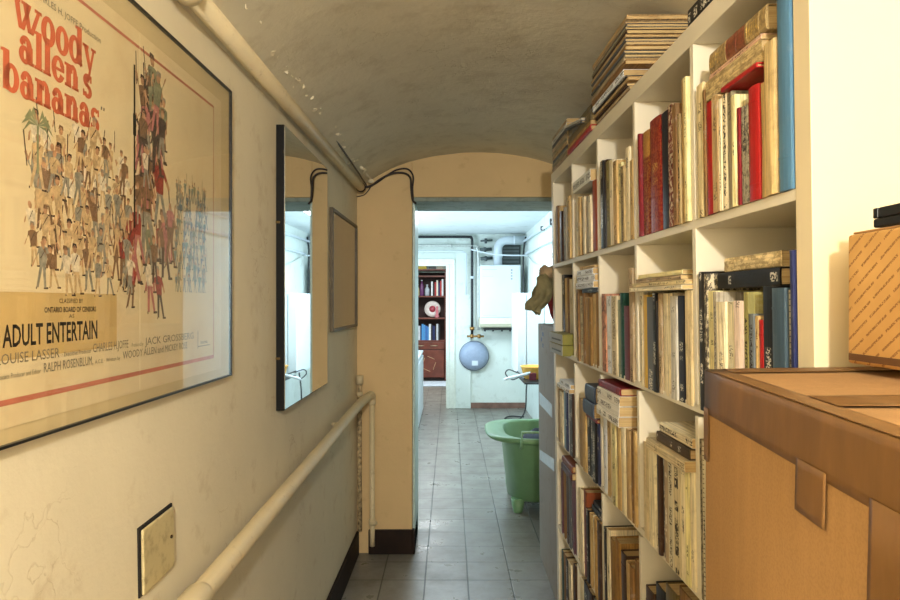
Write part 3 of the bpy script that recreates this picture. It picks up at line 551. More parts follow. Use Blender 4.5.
PAL = {'beige': (214, 196, 158), 'black': (26, 22, 20), 'black and blue': (28, 30, 44), 'black and white': (90, 84, 72), 'black and white spotted': (150, 138, 110),
 'black dotted': (170, 148, 104), 'black patterned': (40, 36, 32), 'black white lettered': (24, 21, 20), 'blue': (80, 122, 154), 'blue grey': (108, 114, 116), 'brick red': (150, 66, 36),
 'bright red': (168, 28, 28), 'brown': (132, 98, 58), 'cream': (234, 220, 184), 'cream black figured': (222, 206, 166), 'cream dark lettered': (222, 208, 174), 'cream dashed': (224, 212, 180),
 'cream patterned': (214, 204, 176), 'cream ring bound': (206, 196, 168), 'dark brown': (66, 44, 30), 'dark brown white lettered': (70, 54, 38), 'dark green': (24, 66, 56), 'dark maroon': (72, 26, 26),
 'dark navy': (30, 32, 46), 'dark red': (120, 22, 30), 'deep red': (122, 20, 22), 'frayed cream': (228, 206, 156), 'frayed parchment': (206, 182, 128), 'gold and red': (150, 74, 38), 'golden brown': (160, 118, 60),
 'golden tan': (188, 148, 84), 'golden yellow': (214, 172, 74), 'grey': (168, 160, 142), 'grey green': (128, 136, 116), 'light blue': (150, 178, 192), 'maroon': (104, 30, 38), 'mottled grey': (168, 158, 134),
 'navy': (38, 44, 86), 'olive': (146, 134, 84), 'olive brown': (104, 88, 52), 'olive dotted': (150, 142, 84), 'olive grey': (148, 138, 110), 'olive with a white spine': (228, 228, 220), 'pale brown': (184, 154, 108),
 'pale cream': (226, 214, 182), 'pale grey': (206, 202, 190), 'pale pink': (208, 168, 140), 'pale yellow': (234, 222, 164), 'parchment': (206, 178, 122), 'pinkish white': (230, 208, 192), 'red and cream': (200, 140, 110),
 'rust brown': (128, 66, 36), 'slate blue': (62, 80, 94), 'slate grey': (92, 94, 96), 'slate navy': (62, 72, 90), 'spotted dark red': (112, 34, 30), 'stained cream': (218, 198, 150), 'tan': (200, 168, 112),
 'tan and red leather': (166, 140, 92), 'taupe': (176, 154, 122), 'torn brown': (146, 108, 62), 'vellum': (220, 200, 156), 'white': (236, 240, 244), 'white black lettered': (230, 226, 216), 'worn brown': (146, 112, 62),
 'yellowed cream': (224, 206, 160), 'yellowed white': (232, 220, 184), 'olive brown cover': (110, 100, 40)}
def book_mat(col, sty):
    key = 'book_%s_%s' % (col.replace(' ', '_'), sty)
    if key in MC: return MC[key]
    t = NT(key); c = lin(PAL[col]); v = t.coords('Object', True); g = t.coords('Generated')
    vs = t.coords('Object', True, (240, 240, 7)); streak = t.noise(vs, 1, 3, .6); n1 = t.noise(v, 26, 5, .7); n2 = t.noise(v, 110, 3, .6)
    dk = lambda f: tuple(x*f for x in c[:3])+(1,)
    lt = lambda f: tuple(min(1, x+(1-x)*f) for x in c[:3])+(1,)
    dirt = lin((96, 62, 30))
    if sty in 'pvlf2swm' :
        col_ = t.mix(t.ramp(streak, .40, .62), dk(1.18), dk(.72 if sty != 'w' else .92)); col_ = t.mix(t.ramp(n1, .52, .72, 0, .45 if sty in 'v' else .32), col_, dirt) if sty != 'w' else col_
        col_ = t.mix(t.ramp(n1, .30, .42, .35, 0), col_, lt(.45)); rough = .65
    else:
        col_ = t.mix(t.ramp(streak, .35, .7), dk(1.12), dk(.82)); col_ = t.mix(t.ramp(n1, .58, .75, 0, .35), col_, lt(.22) if sty != 'k' else lt(.08)); rough = .42
    sp = t.n('ShaderNodeSeparateXYZ'); t.l(g, sp.inputs[0]); gx, gy, gz = sp.outputs
    front = t.ramp(gx, .0, .06, 1, 0)
    band = t.math('MULTIPLY', t.ramp(t.math('ABSOLUTE', t.math('SUBTRACT', gy, .5), 0), .24, .27, 1, 0), front)
    oz = t.n('ShaderNodeSeparateXYZ'); t.l(v, oz.inputs[0])
    gate = t.noise(t.coords('Object', True, (1, 1, 22)), 1, 1, .5)
    if sty in 'plwkshgmf' and sty != 'h':
        lm = t.ramp(t.noise(t.coords('Object', True, (260, 260, 330)), 1, 1, .5), .50, .53)
        thr = .42 if sty in 'lw' else .54
        m = t.math('MULTIPLY', t.math('MULTIPLY', lm, t.ramp(gate, thr, thr+.02)), band)
        ink = lin((222, 214, 196)) if sty == 'k' else lin((200, 166, 90)) if sty in 'hg' else lin((44, 32, 24))
        if sty == 'p': m = t.math('MULTIPLY', m, .75)
        if sty == 'h': m = t.math('MULTIPLY', m, .6)
        col_ = t.mix(m, col_, ink)
    if sty == 'm':
        mm = t.ramp(t.noise(t.coords('Object', True, (150, 150, 90)), 1, 4, .7), .5, .56)
        col_ = t.mix(t.math('MULTIPLY', mm, .75), col_, lin((226, 212, 180)) if sum(PAL[col]) < 330 else lin((60, 50, 42)))
    if sty == 'g':
        bandz = t.ramp(t.math('ABSOLUTE', t.math('SUBTRACT', gz, .5), 0), .16, .17, 1, 0)
        orn = t.ramp(t.noise(t.coords('Object', True, (130, 130, 170)), 1, 3, .6), .47, .53)
        if col == 'deep red': col_ = t.mix(t.math('MULTIPLY', orn, t.math('MULTIPLY', front, .35)), col_, lin((196, 120, 70)))
        elif col == 'gold and red':
            col_ = t.mix(t.ramp(gz, .74, .76), lin((120, 22, 18)), lin((170, 120, 60))); col_ = t.mix(t.math('MULTIPLY', orn, t.math('MULTIPLY', front, .4)), col_, lin((206, 160, 80)))
        else:
            col_ = t.mix(t.math('MULTIPLY', bandz, front), col_, lin((128, 58, 40))); col_ = t.mix(t.math('MULTIPLY', orn, .45), col_, lin((70, 50, 30)))
    if sty == 'f':   # pairs of small black figures down the spine
        fz = t.math('FRACT', t.math('MULTIPLY', oz.outputs[2], 22), 0)
        blob = t.math('MULTIPLY', t.ramp(t.math('ABSOLUTE', t.math('SUBTRACT', fz, .5), 0), .20, .24, 1, 0), t.ramp(n2, .46, .5))
        col_ = t.mix(t.math('MULTIPLY', blob, band), col_, lin((40, 28, 20)))
    if sty == 'f2':
        orn = t.ramp(t.noise(t.coords('Object', True, (120, 120, 60)), 1, 5, .75), .47, .55)
        col_ = t.mix(t.math('MULTIPLY', orn, .55), col_, lin((104, 76, 40)))
    t.base(col_); t.set(Roughness=rough); t.b.inputs['Specular IOR Level'].default_value = .35
    t.bump(t.math('ADD', streak, n1), .25, .0015); MC[key] = t.m; return t.m
def page_mat():
    if 'pages' in MC: return MC['pages']
    t = NT('old_page_edges'); v = t.coords('Object', True, (6, 900, 6)); a = t.noise(v, 1, 2, .6); b = t.noise(t.coords('Object', True), 14, 4, .6)
    c = t.mix(t.ramp(a, .3, .7), lin((214, 188, 136)), lin((168, 134, 84))); c = t.mix(t.ramp(b, .55, .75, 0, .5), c, lin((128, 90, 48)))
    t.base(c); t.set(Roughness=.85); t.bump(a, .5, .001); MC['pages'] = t.m; return t.m
brr = random.Random(3)
def make_book(M, th, h, d, col, sty, label, name, group, cat='book'):
    """M: frame with x = depth, y = thickness (centred), z = height; spine at x = 0"""
    B = thing(name, label, cat, M, group)
    ct = .0022 if sty in 'hkg' else .0009; ct = min(ct, th*.25); pr = .0025 if sty in 'hkg' else .0004
    hw = th/2-.0002
    cv = MB(); bul = min(.004, th*.16) if sty in 'hgv' else min(.0012, th*.06)
    n = 6 if th > .007 else 2
    out = [(d, -hw), (bul, -hw)] if True else []
    outer = [(d, -hw)]+[(bul-bul*math.sin(math.pi*k/n), -hw*math.cos(math.pi*k/n)) for k in range(n+1)]+[(d, hw)]
    inner = [(d, hw-ct)]+[(ct+bul*.9, hw-ct), (ct+bul*.5, 0), (ct+bul*.9, -(hw-ct))]+[(d, -(hw-ct))]
    pts = outer+inner; m = len(outer); k = len(inner)
    jag = .004 if sty in ('v', 'f2') else 0
    def ring_(z, top): return [(x, y, z-(abs(noise.noise(Vector((x*90+th*900, y*200, h*77))))*jag if top else 0)) for x, y in pts]
    # U-shaped cover: outer and inner outlines joined by caps
    N = len(pts); vs = ring_(0, False)+ring_(h*.5, False)+ring_(h, True)
    if sty in ('v', 'f2', 'p'):
        vs = [(x+(brr.uniform(-.0007, .0007)), y, z) for x, y, z in vs]
    fs = []
    for L_ in range(2):
        for i in range(N): j = (i+1) % N; fs.append((L_*N+i, L_*N+j, (L_+1)*N+j, (L_+1)*N+i))
    cv.add(vs, fs, False)
    # cap polygons (n-gon of the U outline)
    cv.f.append(tuple(range(N))[::-1]); cv.f.append(tuple(range(2*N, 3*N))); cv.sm += [False, False]
    if sty in 'hg' and th > .010:
        for q in (.14, .86) if sty == 'h' else (.12, .31, .5, .69, .88):
            cv.prism([(-.0008+bul*(1-math.sin(math.pi*u/n)), -hw*math.cos(math.pi*u/n)*.99) for u in range(n+1)], 2, h*q, h*q+.0035)
    cv.build('cover', book_mat(col, sty), B)
    if th-2*ct > .001:
        MB().box((ct+bul+.0004, -(hw-ct)+.0001, pr+.0002), (d-pr-.0004, hw-ct-.0001, h-max(pr, jag)-.0006)).build('page_block', page_mat(), B)
    if sty == 's':
        sp_ = MB()
        for i in range(int(h/.0085)):
            z = .006+i*.0085; sp_.tube([(.004+.005*math.cos(a), 0*a+.0035*math.sin(a), z) for a in [q*math.pi/4 for q in range(9)]], .0007, 4, False)
        sp_.build('ring_binding', m_black, B)
    return B
ORD = ['first', 'second', 'third', 'fourth', 'fifth', 'sixth', 'seventh', 'eighth', 'ninth', 'tenth', 'eleventh', 'twelfth', 'thirteenth', 'fourteenth', 'fifteenth', 'sixteenth']
ROW = ['top row', 'second row', 'third row', 'fourth row', 'bottom row']; BAY = ['nearest bay', 'second-nearest bay', 'middle bay', 'second-farthest bay', 'farthest bay']
KIND = {'p': 'paperback', 'h': 'hardback', 'k': 'glossy book', 'l': 'paperback', 'v': 'worn old book', 'g': 'leather book', 'm': 'book', 'f': 'book', 'f2': 'papers', 's': 'book', 'w': 'book'}
for (r, c), L in STANDING.items():
    y0 = S0+c*(CW+TH)
    for i, (sf, sn, h, col, sty) in enumerate(L):
        th = sf-sn-.0013; d = min(.36, max(.13, h*(.72+.12*brr.random())))
        t0 = brr.uniform(-.007, .001)
        if (r, c, col) == (0, 0, 'blue'): h = .322; d = .33; t0 = -.004
        if (r, c) == (1, 4) and sf > 2.30: t0 = .024; d = .28
        if (r, c) == (1, 0) and h < .222 and col not in ('slate blue',): d = .13
        lab = '%s %s, %s from left, standing in %s of %s' % (('slim ' if th < .011 else 'thick ' if th > .026 else '')+col, KIND[sty], ORD[i], ROW[r], BAY[c])
        M = SM @ T((t0, (sf+sn)/2, ZR[r]+.0004))
        make_book(M, th, h, d, col, sty, lab, 'book' if sty != 'f2' else 'paper_bundle', 'books standing in the %s of the bookshelf' % ROW[r])
POS = {1: ['only one'], 2: ['lower', 'upper'], 3: ['lowest', 'middle', 'topmost'], 4: ['lowest', 'second from bottom', 'second from top', 'topmost'], 5: ['lowest', 'second from bottom', 'middle', 'second from top', 'topmost']}
for (r, c), L in LYING.items():
    for i, (sf, sn, z, th, col, sty, d, t0) in enumerate(L):
        lab = '%s %s lying flat, %s of pile, %s, %s' % (col, KIND[sty], POS[len(L)][i], ROW[r], BAY[c])
        # height axis points towards the camera (-y), thickness axis up
        M = SM @ T((t0, sf, z+(th)/2)) @ R(math.pi/2, 'X')
        make_book(M, th-.0004, sf-sn, d, col, sty, lab, 'book' if sty != 'f2' else 'paper_bundle', 'books lying on top of the standing books')
# tall black portfolios standing behind the short books of the second row, nearest bay
zt = LYING[(1, 0)][0][2]-ZR[1]-.0008
for (yn, yf, lab) in ((1.07, 1.13, 'wide matt black box file behind the short cream books, second row, nearest bay'), (.985, 1.065, 'matt black box file beside slate blue book, second row, nearest bay')):
    make_book(SM @ T((.158, (yn+yf)/2, ZR[1]+.0004)), yf-yn, zt, .20, 'black', 'h', lab, 'box_file', 'black box files in the second row', 'box file')
# ---- boxes standing out of the farthest bay of the second row ----
for i, (z, lab) in enumerate(((1.136, 'grey box with olive end sticking out of farthest bay, lower of two'), (1.176, 'grey box with olive end sticking out of farthest bay, upper of two'))):
    b = thing('storage_box', lab, 'box', SM @ T((-.031, 2.318, z)), 'grey and olive boxes jutting out of the bookshelf')
    z1 = .038
    MB().box((.0012, 0, 0), (.053, .25, z1)).build('box_body', plain('olive_card', (126, 122, 44), .6, var=.1), b, bevel=.001)
    MB().box((0, .001, .001), (.0011, .249, z1-.001)).build('grey_front', plain('grey_card', (176, 178, 176), .6, var=.06), b)
    MB().box((-.0012, .03, z1*.35), (-.0001, .20, z1*.5)).build('label_slot', plain('dark_slot', (70, 70, 70), .5), b)

# ---- piles on top of the bookshelf ----
ZTOP = 1.8505
def flat(y_far, y_near, t0, d, z, th, col, sty, lab, grp='papers and books piled on top of the bookshelf', name='book', cat='book'):
    return make_book(SM @ T((t0, y_far, z+th/2)) @ R(math.pi/2, 'X'), th-.0006, y_far-y_near, d, col, sty, lab, name, grp, cat)
pc = [(.30, .012, 'cream', 'p', 'cream magazine'), (.31, .010, 'taupe', 'v', 'taupe magazine'), (.31, .009, 'dark brown', 'p', 'dark brown magazine'), (.33, .010, 'pale brown', 'v', 'pale brown magazine'), (.34, .006, 'dark navy', 'k', 'dark navy album'), (.36, .018, 'white', 'w', 'thick white album jutting out')]
z = ZTOP
for i, (d, th, col, sty, nm) in enumerate(pc):
    flat(1.95, 1.615+.010*(i % 3), .012-.003*i, d, z, th, col, sty, '%s in the big pile on the bookshelf top, %s from bottom' % (nm, ORD[i])); z += th
NP = []
zs = z
for i in range(13):
    th = .0085 if i % 4 else .012
    col = ['torn brown', 'taupe', 'olive grey', 'slate grey', 'worn brown', 'taupe', 'slate grey', 'pale brown', 'dark brown', 'olive grey', 'slate grey', 'taupe', 'pale brown'][i]
    flat(1.95-.01*brr.random(), 1.60+.012*brr.random(), -.006-.004*brr.random()+.0006*i, .36, z, th, col, 'v', 'yellowed newspaper in the big pile on bookshelf, %s of them from bottom' % ORD[i], 'newspapers in the big pile', 'newspaper', 'newspaper'); z += th
print('pile top', z)
# middle pile: red bottom, olive books, grey cover slanting on top
z = ZTOP
for i, (th, col, sty, t0) in enumerate(((.018, 'bright red', 'h', -.006), (.014, 'golden tan', 'p', -.004), (.03, 'olive brown', 'h', -.003), (.022, 'olive brown', 'h', -.002))):
    flat(2.30, 1.97, t0, .30, z, th, col, sty, '%s book in middle pile on the bookshelf top, %s from bottom' % (col, ORD[i])); z += th
for i in range(2):
    make_book(SM @ T((-.012, 2.30-.0*i, z+.006+.008*i)) @ R(math.pi/2+.16, 'X') , .007, .25, .30, ['slate grey', 'pale grey', 'taupe'][i], 'k', ['dark slate thin folder slanting on middle pile on the bookshelf top', 'pale grey thin folder slanting over middle pile, topmost'][i], 'folder', 'folders slanting on the middle pile', 'folder')
# far pile of pale-edged papers
z = ZTOP
for i in range(9):
    th = .0155; flat(2.62-.006*brr.random(), 2.33+.008*brr.random(), .002-.005*brr.random(), .30, z, th, ['taupe', 'olive grey', 'slate grey', 'pale brown', 'olive grey', 'taupe', 'slate grey', 'pale grey', 'taupe'][i], 'p', '%s magazine in farthest pile on the bookshelf top, %s from bottom' % (['taupe', 'olive grey', 'slate grey', 'pale brown', 'olive grey', 'taupe', 'slate grey', 'pale grey', 'taupe'][i], ORD[i]), 'magazines in the farthest pile', 'magazine', 'magazine'); z += th
flat(1.24, 1.10, .004, .20, ZTOP, .035, 'black', 'k', 'black box with white lettering lying on bookshelf top near the camera', None, 'black_box', 'box')

# ---- bag and jacket hanging at the far end of the bookshelf ----
def cloth(name, M, fn, nu, nv, mat, lab=None, cat=None, th=.006, parent=None):
    mb = MB(); mb.grid(fn, nu, nv); o = mb.build(name, mat, parent, fix=False)
    s = o.modifiers.new('t', 'SOLIDIFY'); s.thickness = th; s.offset = 0
    ss = o.modifiers.new('s', 'SUBSURF'); ss.levels = 1; ss.render_levels = 1
    return o
HK = thing('coat_hook', 'small metal coat hook on far end of the bookshelf holding bag and jacket', 'hook', SM @ T((.02, SE+OT, 1.45)))
MB().tube([(.03, 0, .0), (.03, .05, .0), (.03, .075, .02)], .005, 8).build('hook_arm', plain('steel', (150, 150, 150), .3, 1), HK)
MB().box((.018, 0, -.02), (.042, .004, .02)).build('hook_plate', plain('steel', (150, 150, 150), .3, 1), HK)
m_red = plain('dark_red_canvas', (112, 26, 34), .8, var=.25, scale=60, bump=.3)
m_kh = plain('khaki_cotton', (124, 116, 82), .85, var=.22, scale=35, bump=.4)
def red(u, v):
    a = 2*math.pi*v; w_ = .052*(1-.55*u)+.006; zz = 1.438-.215*u
    x = .435+.040*u+w_*math.cos(a)+.008*noise.noise(Vector((u*6, math.cos(a), math.sin(a)))); y = 2.755+.035*math.sin(a)*(1-.3*u)
    return (x, y, zz+.008*noise.noise(Vector((u*4, v*5, 0))))
rb_ = cloth('red_bag', None, red, 16, 20, m_red, th=.004)
tag(rb_, 'dark red fabric bag hanging under khaki jacket at far end of the bookshelf', 'bag')
JK = thing('khaki_jacket', 'crumpled khaki jacket slung over the red bag, sleeve hanging toward the doorway', 'jacket', (.42, 2.75, 1.40))
bpy.context.view_layer.update()
def roll(u, v):
    a = 2*math.pi*v; r = (.029+.010*noise.noise(Vector((u*5, math.cos(a), math.sin(a)+7))))*(1 if .08 < u < .92 else .7)
    return (.375+.13*u, 2.72+r*1.3*math.cos(a), 1.452+r*math.sin(a)+.01*noise.noise(Vector((u*7, math.cos(a)*1.5, math.sin(a)*1.5))))
o = cloth('jacket_body', None, roll, 22, 18, plain('light_brown_khaki', (150, 128, 98), .85, var=.2, scale=40, bump=.4), th=.004); o.parent = JK; o.matrix_parent_inverse = JK.matrix_world.inverted()
def sleeve(u, v):
    a = 2*math.pi*v; k = (1.0 if u > .12 else .5+4*u)*(1.0 if u < .85 else 1.0-1.5*(u-.85))
    r = (.036+.022*noise.noise(Vector((u*4+2, math.cos(a)*1.6, math.sin(a)*1.6)))+.005*math.sin(3*a+u*3))*k
    cx = .402-.062*u+.012*math.sin(u*3.1); cz = 1.440-.15*u
    return (cx+r*.9*math.cos(a), 2.70+r*.8*math.sin(a), cz-.42*r*math.cos(a)+.006*math.sin(a*2+u*4))
o = cloth('sleeve', None, sleeve, 22, 26, m_kh, th=.004); o.parent = JK; o.matrix_parent_inverse = JK.matrix_world.inverted()

# ---- tall grey carton between bookshelf and end wall ----
m_gcard = plaster('grey_brown_cardboard', (158, 148, 134), (120, 106, 88), 1.5, .12, (.55, .75), False, .003, .8, .2)
GB = thing('tall_grey_carton', 'tall narrow grey cardboard carton standing between bookshelf end and doorway', 'carton', T((.47, 2.70, .004)) @ R(.0, 'Z') @ R(-.008, 'Y'))
MB().box((0, 0, 0), (.30, .70, 1.214)).build('carton_body', m_gcard, GB, bevel=.004)
m_tape = plain('white_packing_tape', (206, 218, 226), .25, var=.06, spec=.7)
def tape(pts, th=.0009, mat=m_tape, parent=GB, name='tape_strip', x=0):
    mb = MB(); mb.add([(x-th, p[0], p[1]) for p in pts]+[(x-.0001, p[0], p[1]) for p in pts], [(0, 1, 2, 3), (7, 6, 5, 4), (0, 4, 5, 1), (1, 5, 6, 2), (2, 6, 7, 3), (3, 7, 4, 0)]); return mb.build(name, mat, parent)
tape([(.25, .80), (.66, .80), (.66, .86), (.25, .86)]); tape([(.2, .57), (.67, .51), (.67, .56), (.2, .625)])
gm = MB()
for k in range(7):
    y0 = .50+.02*(k % 4)*1.3; z0 = 1.10+.028*(k//2); gm.box((-.0008, y0, z0), (-.0001, y0+.012+.006*(k % 3), z0+.02))
gm.build('stencilled_mark', plain('grey_blue_print', (96, 100, 118), .7), GB)

# ======================= CARTONS NEAR THE CAMERA =======================
def card_mat(name, c, sc=1):
    t = NT(name); v = t.coords('Object'); c = lin(c); n1 = t.noise(v, 3, 5, .6); n2 = t.noise(v, 380*sc, 2, .5); fl_ = t.noise(t.coords('Object', False, (60, 60, 2)), 1, 2, .5)
    a = t.mix(t.ramp(n1, .3, .7), c, tuple(x*.82 for x in c[:3])+(1,)); a = t.mix(t.ramp(n2, .45, .6, 0, .25), a, tuple(x*.55 for x in c[:3])+(1,)); a = t.mix(t.ramp(fl_, .5, .75, 0, .18), a, tuple(min(1, x*1.3) for x in c[:3])+(1,))
    t.base(a); t.set(Roughness=.8); t.b.inputs['Specular IOR Level'].default_value = .25; t.bump(n1, .3, .01); return t.m
m_card = card_mat('brown_corrugated_cardboard', (170, 130, 84))
def btape(name='brown_tape'):
    if name in MC: return MC[name]
    t = NT(name); v = t.coords('Object', False, (30, 30, 8)); n = t.noise(v, 1, 4, .6); t.base(t.mix(t.ramp(n, .4, .7), lin((108, 76, 40)), lin((124, 88, 48))))
    t.set(Roughness=.5); t.b.inputs['Specular IOR Level'].default_value = .3; t.bump(n, .2, .002); MC[name] = t.m; return t.m
P0 = Vector((.318, .808)); DA = Vector((-.0946, -.9955)); DB = Vector((.9995, .004))   # far-left corner, direction along hall face, direction to the right
def cx(a, b, z): q = P0+DA*a+DB*b; return (q.x, q.y, z)
def carton(name, lab, z0, z1, L_, W_, crumple=.004):
    BX = thing(name, lab, 'carton', cx(0, 0, z0))
    bpy.context.view_layer.update()
    mb = MB(); nx, ny = 14, 14
    def top(u, v):
        zz = z1+.007*v*(1-u)+crumple*noise.noise(Vector((u*4, v*4, z1)))*math.sin(math.pi*min(1, max(0, u)))*math.sin(math.pi*v)
        return cx(u*L_, v*W_, zz)
    mb.grid(top, nx, ny)
    # walls with a slight bulge
    def wall(f):
        def g(u, v):
            a, b, na, nb = f(u); bl = .006*math.sin(math.pi*u)*math.sin(math.pi*v)+.0015*noise.noise(Vector((u*7, v*7, z0+a)))*math.sin(math.pi*u)*math.sin(math.pi*v)
            zt_ = top(a/L_, b/W_)[2]; q = cx(a+na*bl, b+nb*bl, z0+(zt_-z0)*v); return q
        return g
    for f in (lambda u: (u*L_, 0, 0, -1), lambda u: (L_, u*W_, 1, 0), lambda u: (L_*(1-u), W_, 0, 1), lambda u: (0, W_*(1-u), -1, 0)): mb.grid(wall(f), 14, 10)
    mb.box((-.0, 0, 0), (.0001, .0001, .0001), T(cx(.1, .1, z0+.01)))
    o = mb.build('carton_body', m_card, BX); o.matrix_parent_inverse = BX.matrix_world.inverted()
    bm = bmesh.new(); bm.from_mesh(o.data); bmesh.ops.remove_doubles(bm, verts=bm.verts, dist=.0004); bmesh.ops.recalc_face_normals(bm, faces=bm.faces); bm.to_mesh(o.data); bm.free()
    o.data.polygons.foreach_set('use_smooth', [False]*len(o.data.polygons))
    return BX, top
B2, _ = carton('lower_carton', 'brown cardboard carton on the floor beneath the big taped carton', .0, .62, .62, .52)
B1, top1 = carton('big_carton', 'big brown taped cardboard carton in the right foreground in front of the bookshelf end', .622, 1.2445, .62, .52)
def ctape(name, cells, side, off=.0012):
    """tape on the big carton: side 'top' or 'face'; cells = list of quads in (a,b|z)"""
    mb = MB()
    for (a0, a1, p0, p1) in cells:
        n = 10
        def fn(u, v):
            a = a0+(a1-a0)*u; p = p0+(p1-p0)*v
            if side == 'top': q = Vector(top1(a/.62, p/.52)); q.z += off; return q
            zt_ = top1(a/.62, 0)[2]; fz = min(1, max(0, (p-.622)/(zt_-.622))); bl = .006*math.sin(math.pi*min(1, max(0, a/.62)))*math.sin(math.pi*fz)
            q = cx(a, -bl-off-.0002, p+(zt_-1.2445)); return q
        mb.grid(fn, n, 6)
    o = mb.build(name, btape(), B1, fix=False); o.matrix_parent_inverse = B1.matrix_world.inverted()
    s = o.modifiers.new('t', 'SOLIDIFY'); s.thickness = .0003; s.offset = 0
ctape('edge_tape', [(-.001, .621, 1.193, 1.2450)], 'face', .001)
ctape('edge_tape', [(-.001, .621, -.001, .022)], 'top', .0016)
ctape('side_tape_strip', [(.266, .318, 1.157, 1.200)], 'face', .0022)
ctape('side_tape_strip', [(.378, .43, .95, 1.200)], 'face', .0022)
ctape('side_tape_strip', [(.0, .018, 1.135, 1.200)], 'face', .0022)
ctape('top_tape_strip', [(.235, .29, .02, .515)], 'top', .0026)
ctape('top_tape_strip', [(.0, .04, .02, .515)], 'top', .0022)
# patterned carton on top
SC = thing('patterned_carton', 'small tan carton printed with slanting brown words, on the big carton', 'carton', T((.474, .775, 1.2575)) @ R(.02, 'Z'))
t = NT('printed_tan_cardboard'); v = t.coords('Object'); sp = t.n('ShaderNodeSeparateXYZ'); t.l(v, sp.inputs[0])
dgn = t.math('ADD', sp.outputs[2], t.math('MULTIPLY', sp.outputs[1], .74)); alo = t.math('SUBTRACT', sp.outputs[1], t.math('MULTIPLY', sp.outputs[2], .74))
row = t.math('MULTIPLY', dgn, 58); fr_ = t.math('FRACT', row, 0); ri = t.math('FLOOR', row, 0)
ln = t.ramp(t.math('ABSOLUTE', t.math('SUBTRACT', fr_, .5), 0), .09, .12, 1, 0)
wd = t.math('FRACT', t.math('ADD', t.math('MULTIPLY', alo, 17), t.math('MULTIPLY', ri, .37)), 0); gap = t.ramp(wd, .12, .14)
gl_ = t.ramp(t.noise(t.coords('Object', False, (400, 500, 500)), 1, 1, .5), .40, .46)
mk_ = t.math('MULTIPLY', t.math('MULTIPLY', ln, gap), gl_)
base_ = t.mix(t.ramp(t.noise(v, 12, 4), .3, .7), lin((204, 158, 92)), lin((184, 138, 74)))
t.base(t.mix(t.math('MULTIPLY', mk_, .8), base_, lin((120, 76, 30)))); t.set(Roughness=.6)
MB().box((0, -.34, 0), (.24, 0, .152)).build('carton_body', t.m, SC, bevel=.003)
MB().box((.004, -.336, .1525), (.236, -.004, .155)).build('lid_flap', m_card, SC, bevel=.001)
MB().box((-.0012, -.34, .004), (-.0002, -.004, .012)).build('bottom_fold', plain('dark_fold', (96, 62, 28), .7), SC)
BK = thing('black_tray', 'black plastic tray lying on top of the patterned carton', 'tray', T((.478, .735, 1.4135)))
MB().box((.0, -.30, 0), (.2, 0, .010)).build('tray_base', m_black, BK, bevel=.002)
rm = MB(); rm.box((0, -.30, .0105), (.2, -.292, .022)); rm.box((0, -.008, .0105), (.2, 0, .022)); rm.box((0, -.29, .0105), (.008, -.01, .022)); rm.box((.192, -.29, .0105), (.2, -.01, .022)); rm.build('tray_rim', m_black, BK, bevel=.001)
# ======================= FAR ROOM =======================
m_wh = plain('white_enamel', (212, 222, 228), .3, var=.03, scale=6)
m_blk = plain('black_pipe_paint', (30, 34, 36), .45)
m_gal = plain('galvanised_pipe', (150, 160, 160), .4, .6)
BO = thing('gas_boiler', 'white wall-hung boiler with rounded cream bottom panel and flue on far wall', 'boiler', T((.36, 7.80, 1.018)))
MB().box((0, 0, .12), (.49, .34, .756)).build('casing', m_wh, BO, bevel=.012)
pf = [(0, .12), (0, .05), (.03, .012), (.09, 0), (.33, 0), (.33, .12)]
MB().prism(pf, 0, .0, .49, smooth=False).build('control_panel', plain('cream_plastic', (226, 222, 196), .4, var=.04), BO, bevel=.004)
rk = MB()
for i in range(4): rk.box((.37, -.002, .58+.035*i), (.39, .0, .60+.035*i))
rk.box((.03, -.002, .70), (.20, 0, .703)); rk.box((.03, -.002, .62), (.16, 0, .622)); rk.box((.04, -.002, .15), (.2, 0, .152)); rk.build('printed_marks', plain('grey_print', (150, 162, 172), .5), BO)
for x in (.07, .17, .28, .38, .44): MB().tube([(x, .2, -.05), (x, .2, .001)], .012, 8).build('connection', m_blk, BO)
MB().box((.05, .08, -.03), (.46, .30, -.001)).build('pipe_cover', m_blk, BO, bevel=.004)
FL = thing('flue_pipe', 'white flue pipe rising from boiler and bending into the right wall', 'pipe', T((.588, 7.97, 1.776)))
MB().tube([(0, 0, 0), (0, 0, .20)]+[(.11-.11*math.cos(a), 0, .20+.11*math.sin(a)) for a in [math.pi*k/16 for k in range(1, 9)]]+[(.35, 0, .31)], .052, 20).build('flue_tube', m_wh, FL)
MB().tube([(.19, 0, .31), (.215, 0, .31)], .058, 20).build('joint_ring', m_wh, FL); MB().tube([(0, 0, .10), (0, 0, .12)], .058, 20).build('joint_ring', m_wh, FL)
VN = thing('wall_vent', 'dark louvred vent on far wall behind the flue pipe', 'vent', T((.64, 8.10, 1.80)))
MB().box((0, 0, 0), (.24, .05, .24)).build('vent_frame', plain('dark_grey_metal', (66, 74, 74), .5), VN, bevel=.004)
for i in range(5): MB().box((.02, -.012, .02+.043*i), (.22, 0, .045+.043*i)).build('slat', plain('grey_slat', (100, 110, 110), .5), VN)
VE = thing('expansion_vessel', 'round flat blue-grey pressure tank hanging on far wall below the boiler', 'tank', T((.30, 8.15, .66)) @ R(math.pi/2, 'X'))
MB().lathe([(.001, .13), (.10, .125), (.155, .10), (.175, .068), (.180, .055), (.180, .045), (.175, .035), (.155, .012), (.1, .002)], 40).build('vessel_body', plain('blue_grey_enamel', (150, 164, 186), .35, var=.06), VE)
MB().lathe([(.181, .043), (.186, .043), (.186, .058), (.181, .058)], 40, cap=False).build('rim', plain('dark_blue_grey_rim', (92, 104, 126), .4), VE)
MB().box((-.03, -.115, .120), (.045, -.055, .1275)).build('label', m_wh, VE)
